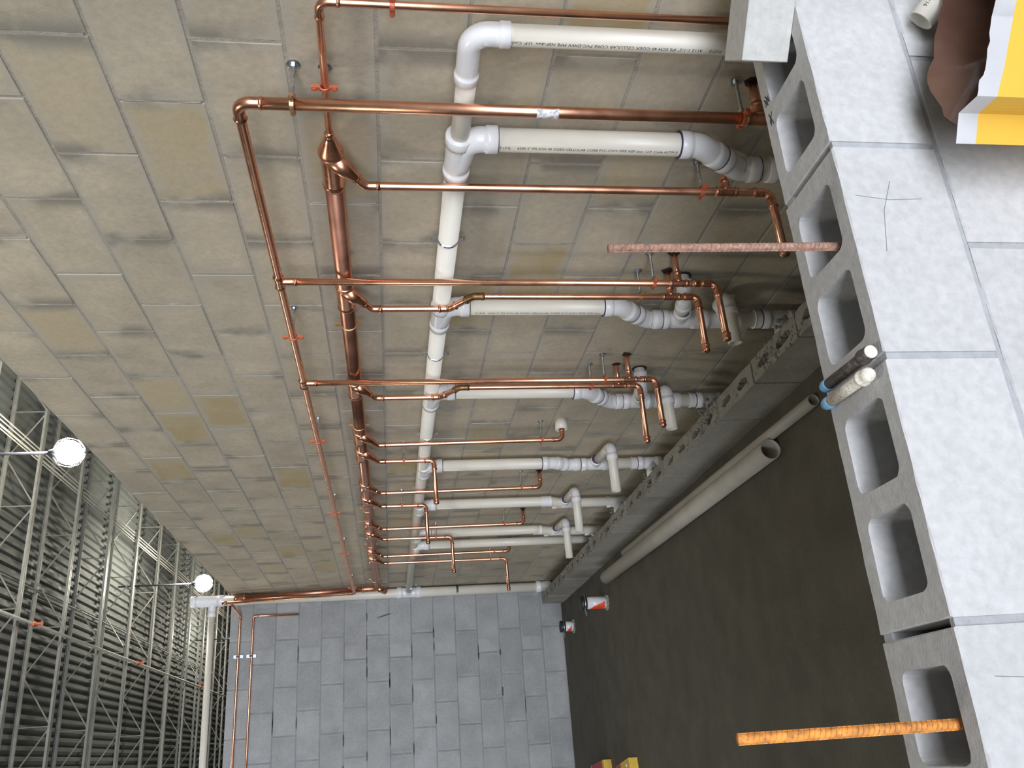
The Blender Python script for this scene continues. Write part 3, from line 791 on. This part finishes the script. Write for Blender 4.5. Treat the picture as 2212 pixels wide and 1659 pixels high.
# separate copper line clipped to the far wall
t = root('copper_wall_pipe', 'slim copper pipe on the far wall with a hooked end hanging down', 'pipe', (1.28, FY-.02, 2.6))
run(t, 'pipe', [V(1.275, FY-.028, 2.44), V(1.278, FY-.028, 2.84), V(-1.5, FY-.028, 2.85)], .0098, M_cu)

# ------------------------------------------------------------------ PVC drain
PV = root('drain_piping', 'white plastic drain main along the wall with its vertical drops and corner stack', 'pipe', (DX, 1.4, ZP))
RP, RS = .0302, .0241
def seg_(parent, name, pts, r, mat, bend=None, inner=None):
    bm = bmesh.new(); tube(bm, fillet(pts, bend or r*1.7, 8), r, 26, inner=inner); return sub(obj(name, bm, mat, parent, smooth=True), parent['_o'])
def pvf(parent, name, pts, r, hubs=(1, 1), bend=None, mat=None, hub=None):
    bm = bmesh.new(); pvc_fitting(bm, [V(*p) for p in pts], r, bend, hubs, hub=hub); return obj(name, bm, mat or M_fit, parent, smooth=True)
m1 = seg_(PV, 'main_pipe', [V(DX, 1.50, ZP-.002), V(DX, 1.80, ZP)], RS, M_pvc)
m2 = seg_(PV, 'main_pipe', [V(DX, 1.88, ZP), V(DX, FY-.10, ZP+.018)], RP, M_pvc)
# first drop (smaller bore) with its wide elbow
v0 = seg_(PV, 'drop_pipe', [V(DX, 1.423, .55), V(DX, 1.423, 1.37)], RS, M_pvc)
pvf(v0, 'elbow', [(DX, 1.565, ZP), (DX, 1.423, ZP), (DX, 1.423, ZP-.085)], RS, bend=.055)
curved_text('P.I.P.E.    4112 1-1/2" IPS SCH 40 COEX CELLULAR CORE PVC-DWV PIPE NSF-dwv  U.P. Code', .0105, (DX, 1.423, .868), (0, 0, 1), (-1, 0, 0), RS, -.25, M_ink, v0, length=.475)
def yname(y): return y
def dropwye(y, zb, kinks, r=RP, small=False):
    """wye on the main at y, a sweep down, then the vertical with any kinks: list of (y, z) corner points"""
    pts = [V(DX, y, ZP-.10)]+[V(DX, a, z) for a, z in kinks]+[V(DX, kinks[-1][0] if kinks else y, zb)]
    d = seg_(PV, 'drop_pipe', pts, r, M_pvc)
    pvf(d, 'wye', [(DX, y-.015, ZP), (DX, y+.15, ZP)], r if not small else RP)
    bm = bmesh.new(); pvc_fitting(bm, [V(DX, y+.11, ZP), V(DX, y, ZP-.02), V(DX, y, ZP-.095)], r, .07, (0, 1)); obj('wye_branch', bm, M_fit, d, smooth=True)
    return d
def coupling(d, y, z, r=RP, L_=.058):
    pvf(d, 'coupling', [(DX, y, z+L_/2), (DX, y, z-L_/2)], r, hub=.001)
def offset(d, ya, za, yb, zb, r=RP):
    """two 45s between the verticals, black line where they meet"""
    A0, A1, B0, B1 = V(DX, ya, za+.055), V(DX, ya, za), V(DX, yb, zb), V(DX, yb, zb-.055)
    mid_ = (A1+B0)/2; dd = (B0-A1).normalized()
    pvf(d, 'elbow', [A0, A1, mid_-dd*.001], r, bend=.06, hub=.03); pvf(d, 'elbow', [mid_+dd*.001, B0, B1], r, bend=.06, hub=.03)
    prim_ring(d, A0, (0, 0, 1), r*1.18); prim_ring(d, mid_, dd, r*1.19); prim_ring(d, B1, (0, 0, 1), r*1.18)
def cleanout(d, y, z, r=RP):
    pvf(d, 'cleanout_tee', [(DX, y, z+.075), (DX, y, z-.06)], r)
    bm = bmesh.new(); tube(bm, [V(DX, y, z-.005), V(DX-.045, y, z-.008), V(DX-.046, y, z-.008), V(DX-.074, y, z-.01)], [r*1.1, r*1.1, r*1.2, r*1.2], 24); obj('cleanout_hub', bm, M_fit, d, smooth=True)
    bm = boxes(((DX-.10, y-.015, z-.026), (DX-.07, y+.015, z+.006))); bmesh.ops.bevel(bm, geom=list(bm.edges), offset=.003, segments=2, affect='EDGES'); obj('cleanout_plug', bm, M_pvc, d)
    prim_ring(d, (DX, y, z+.077), (0, 0, 1), r*1.16)
    bm = bmesh.new()
    for _ in range(22):
        s = rr.uniform(.004, .011); p = V(DX+rr.uniform(-.10, -.02), y+rr.uniform(-.09, .11), CH-.01+rr.uniform(-.02, .01))
        bmesh.ops.create_icosphere(bm, subdivisions=1, radius=s, matrix=Matrix.Translation(p))
    o = obj('mortar_packing', bm, M_rough, cw); o['kind'] = 'stuff'
def santee(d, y, z, dy, z2, L_, r=RP):
    """branch toward the camera that turns out into the room as an open stub"""
    pvf(d, 'sanitary_tee', [(DX, y, z+.085), (DX, y, z-.07)], r)
    yb = y-dy
    pvf(d, 'tee_branch', [(DX, y, z), (DX, y-.075, z+.012)], r*.82, (0, 1))
    prim_ring(d, (DX, y-.088, z+.014), (0, 1, 0), r*.82)
    p = seg_(d, 'stub_pipe', [V(DX, y-.05, z+.008), V(DX, yb, z2), V(DX-L_, yb+.01, z2-.006)], r*.80, M_pvc, bend=.05, inner=r*.7)
    pvf(d, 'stub_elbow', [(DX, yb+.07, z2), (DX, yb, z2), (DX-.07, yb, z2-.002)], r*.81, bend=.05, hub=.022)
def wallbranch(d, y, z, dy, L_=.16, r=RP*.8):
    pvf(d, 'sanitary_tee', [(DX, y, z+.075), (DX, y, z-.075)], RP); yb = y-dy
    pvf(d, 'tee_branch', [(DX, y, z), (DX-.01, y-.085, z+.016)], r*1.05, (0, 1))
    prim_ring(d, (DX-.011, y-.087, z+.016), (0, 1, 0), r*1.02)
    seg_(d, 'wall_branch_pipe', [V(DX-.008, y-.05, z+.01), V(DX-.018, yb, z+.045), V(WX+.02, yb-.02, z+.05)], r, M_pvc, bend=.04)
    pvf(d, 'elbow', [(DX-.016, yb+.075, z+.028), (DX-.018, yb, z+.045), (DX+.04, yb-.02, z+.048)], r, bend=.04, hub=.022)
    bm = bmesh.new(); tube(bm, [V(WX+.001, yb-.02, z+.05), V(WX-.002, yb-.02, z+.05)], r*1.35, 11); obj('rough_hole', bm, M_void, d)
# V1
d = dropwye(1.772, -.0+.02, [(.0+1.772, .80), (1.868, .655)]); offset(d, 1.772, .80, 1.868, .655)
curved_text('P.I.P.E.     4200 2" IPS SCH 40 COEX CELLULAR CORE PVC-DWV PIPE NSF-dwv  U.P. Code ASTM F', .0105, (DX, 1.772, 1.326), (0, 0, -1), (-1, 0, 0), RP, .08, M_ink, d, length=.462)
wallbranch(d, 1.868, .50, .13)
pvf(d, 'sanitary_tee', [(DX, 1.868, .36), (DX, 1.868, .24)], RP)
# V2
d = dropwye(2.661, .02, [(2.661, .80), (2.762, .67)]); offset(d, 2.661, .80, 2.762, .67); wallbranch(d, 2.762, .545, .20); prim_ring(d, (DX, 2.762, .469), (0, 0, 1), RP*1.18)
santee(d, 2.762, .385, .17, .425, .175); coupling(d, 2.762, .232); cleanout(d, 2.762, .155)
curved_text('P.I.P.E.  4200 2" IPS SCH 40 COEX CELLULAR CORE PVC-DWV PIPE NSF-dwv', .0105, (DX, 2.661, 1.31), (0, 0, -1), (-1, 0, 0), RP, .08, M_ink, d, length=.44)
# V3
d = dropwye(3.43, .02, [(3.44, .76), (3.567, .62)]); offset(d, 3.44, .76, 3.567, .62); wallbranch(d, 3.567, .49, .22)
santee(d, 3.567, .365, .14, .40, .185); coupling(d, 3.567, .22); cleanout(d, 3.567, .145)
# V4
d = dropwye(4.455, .02, [(4.455, .72), (4.492, .66)]); pvf(d, 'coupling', [(DX, 4.455, .79), (DX, 4.455, .72), (DX, 4.47, .685)], RP, hub=.03); pvf(d, 'coupling', [(DX, 4.475, .68), (DX, 4.492, .64), (DX, 4.492, .575)], RP, hub=.03)
prim_ring(d, (DX, 4.455, .792), (0, 0, 1), RP*1.18); prim_ring(d, (DX, 4.492, .573), (0, 0, 1), RP*1.18)
santee(d, 4.494, .485, .30, .47, .24); coupling(d, 4.494, .255); cleanout(d, 4.494, .175)
# V5
d = dropwye(5.235, .02, [(5.235, .62), (5.29, .52)]); coupling(d, 5.235, .64); santee(d, 5.285, .51, .28, .50, .25); cleanout(d, 5.30, .17)
# V6, V7
d = dropwye(5.975, .02, [(5.975, .6), (6.05, .45)]); coupling(d, 5.99, .58); santee(d, 6.04, .44, .28, .42, .25); cleanout(d, 6.06, .155)
d = dropwye(6.335, .02, [])
# corner stack and vent
RC = .0445
CY_ = FY-.062
cs = seg_(PV, 'stack_pipe', [V(DX-.004, CY_, .05), V(DX, CY_, 3.36)], RC, M_pvc)
pvf(cs, 'stack_tee', [(DX, CY_, 1.33), (DX, CY_, 1.55)], RC); pvf(cs, 'tee_branch', [(DX, CY_, ZP+.018), (DX, CY_-.12, ZP+.018)], RP, (0, 1))
pvf(cs, 'vent_tee', [(DX, CY_, 3.10), (DX, CY_, 3.385)], RC, hub=.045)
pvf(cs, 'vent_tee_branch', [(DX, CY_, 3.20), (DX-.14, CY_, 3.20)], RP, (0, 1), hub=.04)
seg_(cs, 'vent_pipe', [V(DX-.10, CY_, 3.20), V(-1.6, CY_, 3.19)], RP*.98, M_pvc)
pvf(cs, 'cleanout_tee', [(DX, CY_, .24), (DX, CY_, .10)], RC); bm = bmesh.new(); tube(bm, [V(DX, CY_, .13), V(DX-.09, CY_-.01, .12)], RP*1.2, 20); obj('cleanout_hub', bm, M_fit, cs, smooth=True)
bm = bmesh.new(); tube(bm, [V(DX, CY_, .98), V(DX, CY_, 1.0)], RC*1.04, 24); c = obj('strap_band', bm, M_dark, cs); c['label'] = 'dark strap round the stack'

# ------------------------------------------------------------------ hangers
GRP_H = {'s': 'steel pipe hangers on the drain main', 'c': 'copper coated pipe hangers'}
def hanger(label, p, axis, r, mat, kind='c', ears=1.0, wall='x'):
    """flange on the wall, threaded rod, split ring with two ears. axis 'y' horizontal pipe, 'z' vertical pipe"""
    p = Vector(p); t = root('pipe_hanger', label, 'hanger', (WX, p.y, p.z), GRP_H[kind])
    bm = bmesh.new(); tube(bm, [V(WX+.001, p.y, p.z), V(WX-.003, p.y, p.z), V(WX-.004, p.y, p.z)], [.016, .016, .012], 18); tube(bm, [V(WX-.003, p.y, p.z), V(WX-.012, p.y, p.z)], .0075, 6); obj('flange', bm, M_steel, t)
    if WX-p.x-r > .012:
        bm = bmesh.new(); x0, x1 = WX-.005, p.x+r+.003; n_ = int((x0-x1)/.0016)
        tube(bm, [V(x0-(x0-x1)*k/n_, p.y, p.z) for k in range(n_+1)], [.0040+.0005*(k % 2) for k in range(n_+1)], 8); tube(bm, [V(x1+.010, p.y, p.z), V(x1, p.y, p.z)], .0078, 6); obj('rod', bm, M_steel, t)
    a = V(0, 1, 0) if axis == 'y' else V(0, 0, 1); b_ = V(0, 0, 1) if axis == 'y' else V(0, 1, 0)
    bm = bmesh.new(); w_ = .0055; ro, ri = r+.003, r+.0004; n_ = 28; R_ = []
    for k in range(n_):
        q = 2*PI*k/n_; dd = V(-1, 0, 0)*math.cos(q)+b_*math.sin(q)
        R_.append([bm.verts.new(p+dd*ri-a*w_), bm.verts.new(p+dd*ro-a*w_*.8), bm.verts.new(p+dd*ro+a*w_*.8), bm.verts.new(p+dd*ri+a*w_)])
    for k in range(n_):
        A_, B_ = R_[k], R_[(k+1) % n_]
        for j in range(4): bm.faces.new((A_[j], B_[j], B_[(j+1) % 4], A_[(j+1) % 4]))
    for s in (-1, 1):
        c = p+b_*s*(ro+.007*ears)
        e = V(.0042, 0, 0)+a*w_+b_*(.008*ears); e = V(abs(e.x), abs(e.y), abs(e.z)); box(bm, c-e, c+e)
        c2_ = c+b_*s*.003; tube(bm, [c2_+V(.006, 0, 0), c2_-V(.0085, 0, 0)], .0042, 8)
    bmesh.ops.recalc_face_normals(bm, faces=bm.faces)
    obj('ring_clamp', bm, mat, t); return t
hanger('orange copper-coated clamp on the nearest thin vertical pipe, at the top edge of the picture', (MX, 1.352, 1.592), 'z', .0085, M_clamp)
hanger('orange copper-coated clamp with spread ears on the thin feed pipe above the manifold cone', (MX, 1.60, ZM), 'y', .0085, M_clamp, ears=1.2)
hanger('tan clamp on a long threaded rod near the top of the thick first drop', (HX, Y1, 1.815), 'z', R1i, M_brass)
hanger('rusty orange clamp on a threaded rod low on the thick first drop', (HX, Y1, .757), 'z', R1i, M_clamp)
hanger('dull clamp low on the branch pipe next to the near wall', (BX, 1.91, .751), 'z', R34, M_clamp)
hanger('bright orange clamp low on the drop beside the ribbed bar tip', (HX, Y3, .754), 'z', R34, M_clamp)
hanger('tan clamp low on the branch paired with the bright orange clamp', (BX, 2.507, .765), 'z', R34, M_brass)
hanger('bright orange clamp low on the third header drop', (HX, Y5, .738), 'z', R34, M_clamp)
hanger('orange clamp low on the branch close beside the third header drop', (BX, 3.275, .772), 'z', R34, M_clamp)
hanger('orange clamp on a rod beside the copper elbow with the white collar', (BX, 3.95, .875), 'z', R34, M_clamp)
hanger('clamp above the first short branch that turns out into the room', (BX, 4.22, 1.536), 'z', R34, M_clamp)
hanger('small clamp low on the second branch that turns into the wall', (BX, 4.77, .864), 'z', R34, M_clamp)
hanger('clamp above the second short branch that turns out into the room', (BX, 5.07, 1.537), 'z', R34, M_clamp)
hanger('small clamp low on the third branch that turns into the wall', (BX, 5.61, .864), 'z', R34, M_clamp)
hanger('clamp above the third short branch that turns out into the room', (BX, 5.91, 1.297), 'z', R34, M_clamp)
hanger('small clamp low on the last branch that turns into the wall', (BX, 6.44, .842), 'z', R34, M_clamp)
hanger('small clamp low on the longest outward branch near the corner', (BX, 6.705, .841), 'z', R34, M_clamp)
for y_, nm in ((2.771, 'first'), (3.85, 'second'), (5.124, 'third'), (6.258, 'fourth'), (7.6, 'last')):
    hanger('orange clamp and rod holding the slim header pipe, %s past its elbow' % nm, (HX, y_, ZH-.003), 'y', RH, M_clamp, ears=1.3)
for y_, nm in ((2.781, 'between the first two manifold wyes'), (3.80, 'just before the branch with white collar'), (5.25, 'past the middle of its run'), (6.22, 'two thirds along its run'), (7.54, 'near the corner')):
    hanger('brass ring clamp on the thick manifold, %s' % nm, (MX, y_, ZM-.002), 'y', RM, M_brass, ears=1.2)
for y_, nm in ((1.651, 'behind the thick first drop'), (2.231, 'beside the first wye, shiny and nearest'), (3.04, 'between the second and third wyes'), (3.954, 'crossed by the branch with the white collar'), (4.86, 'past the fourth wye'), (5.68, 'past the fifth wye'), (7.93, 'beside the corner stack')):
    hanger('silver ring clamp on the white drain main, %s' % nm, (DX, y_, ZP+.002), 'y', RS if y_ < 1.8 else RP, M_steel, 's', ears=1.2)
# two strut clips on the far wall
for z_, nm in ((2.958, 'upper'), (2.845, 'lower')):
    t = root('pipe_clip', 'small silver two-hole clip on the %s copper pipe of the far wall' % nm, 'clip', (.932, FY, z_), 'silver clips on the far wall')
    bm = boxes(((.917, FY-.012, z_-.042), (.947, FY-.001, z_+.042))); bmesh.ops.bevel(bm, geom=list(bm.edges), offset=.001, segments=1, affect='EDGES'); obj('plate', bm, M_steel, t)
    bm = boxes(((.926, FY-.044, z_-.014), (.938, FY-.012, z_+.014))); obj('strap', bm, M_dark, t)

# ------------------------------------------------------------------ things on the floor
t = root('loose_pipe', 'thick dusty plastic pipe lying on the floor along the low wall', 'pipe', (1.07, 3.2, 0))
bm = bmesh.new(); tube(bm, [V(1.079, 3.27, .0445), V(1.098, 4.6, .0445), V(1.123, 6.3, .0445)], .0445, 36, inner=.039); obj('pipe', bm, M_dpvc, t, smooth=True)
t = root('loose_pipe', 'thinner dusty plastic pipe lying between the thick pipe and the low wall', 'pipe', (1.12, 2.8, 0))
bm = bmesh.new(); tube(bm, [V(1.140, 2.88, .0241), V(1.160, 3.8, .0241), V(1.195, 5.8, .0241)], .0241, 32, inner=.0195); obj('pipe', bm, M_dpvc, t, smooth=True)

def stub(label, x, y, h, r, orange_h):
    t = root('capped_pipe_stub', label, 'pipe stub', (x, y, 0), 'capped drain stubs in the floor')
    bm = bmesh.new(); tube(bm, [V(x, y, -.01), V(x, y, h-.02)], r, 28); obj('pipe', bm, M_fit, t, smooth=True)
    bm = bmesh.new(); n_ = 14; rnd = random.Random(3); a0 = math.atan2(-y, -x)-1.9
    lo, hi = [], []
    for k in range(n_+1):
        a = a0+2.1*k/n_; q = (r+.0008); tt = k/n_
        lo.append(bm.verts.new((x+math.cos(a)*q, y+math.sin(a)*q, .02+.012*rnd.random())))
        hi.append(bm.verts.new((x+math.cos(a)*q, y+math.sin(a)*q, .02+orange_h*(1-tt**2.2)+.006*rnd.random())))
    for k in range(n_): bm.faces.new((lo[k], lo[k+1], hi[k+1], hi[k]))
    o = obj('orange_paint', bm, M_orange, t); o['label'] = 'patch of bright orange spray paint'
    bm = bmesh.new(); tube(bm, [V(x, y, h-.045), V(x, y, h-.043), V(x, y, h-.006), V(x, y, h)], [r+.001, r*1.16, r*1.18, r*1.1], 28); obj('rubber_cap', bm, M_rubber, t, smooth=True)
    bm = bmesh.new(); tube(bm, [V(x, y, h-.034), V(x, y, h-.025)], r*1.2, 28); obj('band', bm, M_steel, t, smooth=True)
    bm = bmesh.new(); tube(bm, [V(x-r*1.25, y-.01, h-.03), V(x-r*1.25-.045, y-.03, h-.034)], .006, 8); obj('band_screw', bm, M_steel, t)
    bm = bmesh.new(); rnd = random.Random(int(y*10))
    for k in range(40):
        a = rnd.uniform(0, 2*PI); s = rnd.uniform(.005, .014); q = r+rnd.uniform(0, .012)
        bmesh.ops.create_icosphere(bm, subdivisions=1, radius=s, matrix=Matrix.Translation((x+math.cos(a)*q, y+math.sin(a)*q, s*.4)))
    o = obj('concrete_crumbs', bm, M_rough, t); o['kind'] = 'stuff'
stub('white capped pipe stub splashed with orange paint, the taller one', .98, 6.53, .205, .045, .13)
stub('short white capped pipe stub with orange paint, close to the far wall', .985, 7.85, .125, .043, .05)

def carton(name, label, corners, h, mats, stripe):
    t = root(name, label, 'box', (corners[0][0], corners[0][1], 0))
    a, b2, c, d = [Vector((*p, 0)) for p in corners]
    def slab(u0, u1, z0, z1):
        bm = bmesh.new(); q = [a.lerp(b2, u0), a.lerp(b2, u1), d.lerp(c, u1), d.lerp(c, u0)]
        lo = [bm.verts.new(p+V(0, 0, z0)) for p in q]; hi = [bm.verts.new(p+V(0, 0, z1)) for p in q]
        bm.faces.new(list(reversed(lo))); bm.faces.new(hi)
        for k in range(4): bm.faces.new((lo[k], lo[(k+1) % 4], hi[(k+1) % 4], hi[k]))
        bmesh.ops.recalc_face_normals(bm, faces=bm.faces); return bm
    obj('box_body', slab(0, 1, 0, h), mats[0], t)
    o = obj('printed_panel', slab(stripe[0], stripe[1], h*.03, h+.001), mats[1], t); o['label'] = 'dull red printed panel'
    return t
t = carton('carton', 'yellow carton with a red panel and white hole, on the floor at the picture edge', [(-.093, 6.166), (-.15, 6.55), (-.52, 6.50), (-.46, 6.10)], .06, (M_card, M_red), (.62, 1.0))
bm = bmesh.new(); tube(bm, [V(-.14, 6.235, .055), V(-.14, 6.235, .064)], .010, 12); obj('round_hole', bm, M_paper, t)
carton('carton', 'low red and tan carton between the yellow one and the far wall', [(-.105, 6.927), (-.15, 7.40), (-.55, 7.35), (-.50, 6.87)], .06, (M_card, M_red), (.12, .92))

# ------------------------------------------------------------------ yellow sack in front of the near wall, brown liner bulging out of it
bagroot = root('yellow_sack', 'yellow paper sack with torn white rim and brown liner, before the near wall', 'bag', (1.1, 1.0, 0))
TOPZ = .69
P2 = [(1.50, .78), (1.02, .940), (.943, .9622), (.8966, .9805), (.9023, 1.0271), (.8618, 1.0528), (1.02, 1.10), (1.5, 1.10)]
def ringpts(z, f=0.0, jit=0, seed=1, shift=None):
    rnd = random.Random(seed); return [V(x_, y_, z+(rnd.uniform(-jit, jit))) for x_, y_ in P2]
def strip(bm, A_, B_):
    a = [bm.verts.new(p) for p in A_]; c = [bm.verts.new(p) for p in B_]
    n_ = len(a)
    for k in range(n_): bm.faces.new((a[k], a[(k+1) % n_], c[(k+1) % n_], c[k]))
def densify(pts, n_):
    out = []
    for k in range(len(pts)):
        a, c = pts[k], pts[(k+1) % len(pts)]
        for j in range(n_): out.append(a.lerp(c, j/n_))
    return out
base = densify(ringpts(0), 6)
def lvl(z, amp=.0, seed=0, lift=None):
    out = []
    for k, p in enumerate(base):
        q = p.copy(); q.z = z; nn = noise.noise(Vector((p.x*9, p.y*9, z*5+seed)))
        q.x += nn*amp; q.y += nn*amp*.6
        if lift: q.z += lift(k, p)
        out.append(q)
    return out
bm = bmesh.new(); levels = [0, .2, .35, .45]
for a, c in zip(levels, levels[1:]): strip(bm, lvl(a, .012), lvl(c, .012))
bmesh.ops.remove_doubles(bm, verts=bm.verts, dist=1e-5)
obj('sack_body', bm, M_yel, bagroot, smooth=True)
rnd = random.Random(4)
tear = [rnd.uniform(-.004, .003) for _ in base]
def liftf(k, p):      # torn lower towards the middle of the front, straight at the gusset corner
    if p.y > 1.055: return -min(.20, (p.y-1.055)*8)
    if p.x > .90 and p.y < 1.0: return -min(.085, max(0, (p.x-.897)*.30))+(tear[k] if p.x > .905 else 0)
    return 0
def liftb(k, p):
    if p.y > 1.055: return -min(.20, (p.y-1.055)*8)
    if p.x > .90 and p.y < 1.0: return -min(.085, max(0, (p.x-.897)*.30))
    return 0
bm = bmesh.new(); strip(bm, lvl(.655, 0, 0, liftb), lvl(TOPZ, 0, 0, liftf)); bmesh.ops.solidify(bm, geom=bm.faces[:], thickness=.001)
obj('white_rim', bm, M_paper, bagroot)
# the body has to stop where the rim dips: rebuild top strip of the body with the same dip
bm = bmesh.new(); strip(bm, lvl(.45, .012), lvl(.6555, 0, 0, liftb))
obj('sack_top_band', bm, M_yel, bagroot)
# liner: crumpled dome of brown film
bm = bmesh.new(); LN = [V(.872, 1.056, .66), V(.92, 1.062, .69), V(1.0, 1.072, .698), V(1.08, 1.075, .668), V(1.2, 1.08, .61), V(1.42, 1.08, .54), V(1.42, .86, .58), V(1.2, .90, .60), V(1.05, .945, .62), V(.96, .965, .64), V(.908, .995, .655), V(.913, 1.036, .66)]
cen = V(1.06, 1.0, .56); rings = []
LNd = []
for k in range(len(LN)):
    for j in range(4): LNd.append(LN[k].lerp(LN[(k+1) % len(LN)], j/4))
for s in (1.0, .97, .9, .75, .55, .3):
    rg = []
    for p in LNd:
        q = cen.lerp(p, s); q.z = p.z-(1-s)*.20-(.012 if s == 1 else 0)+noise.noise(p*22+V(s*3, 0, 0))*.012
        if s == 1.0: q.z = p.z-.05
        rg.append(bm.verts.new(q))
    rings.append(rg)
for a, c in zip(rings, rings[1:]):
    for k in range(len(a)): bm.faces.new((a[k], a[(k+1) % len(a)], c[(k+1) % len(a)], c[k]))
bm.faces.new(rings[-1]); bmesh.ops.recalc_face_normals(bm, faces=bm.faces)
lo = obj('brown_liner', bm, M_liner, bagroot, smooth=True)

# short PVC offcut leaning between sack and wall
t = root('pipe_offcut', 'short white plastic pipe end leaning between the yellow sack and the wall', 'pipe', (1.2, 1.11, .4))
pa, pb = V(1.206, 1.128, .616), V(1.344, 1.011, .481)
bm = bmesh.new(); tube(bm, [pa, pb], .0242, 28, inner=.0205); obj('pipe', bm, M_pvc, t, smooth=True)
curved_text('91-168', .011, pa+(pb-pa).normalized()*.015, (pb-pa), V(-.45, -.85, .3), .0242, .35, M_ink, t)
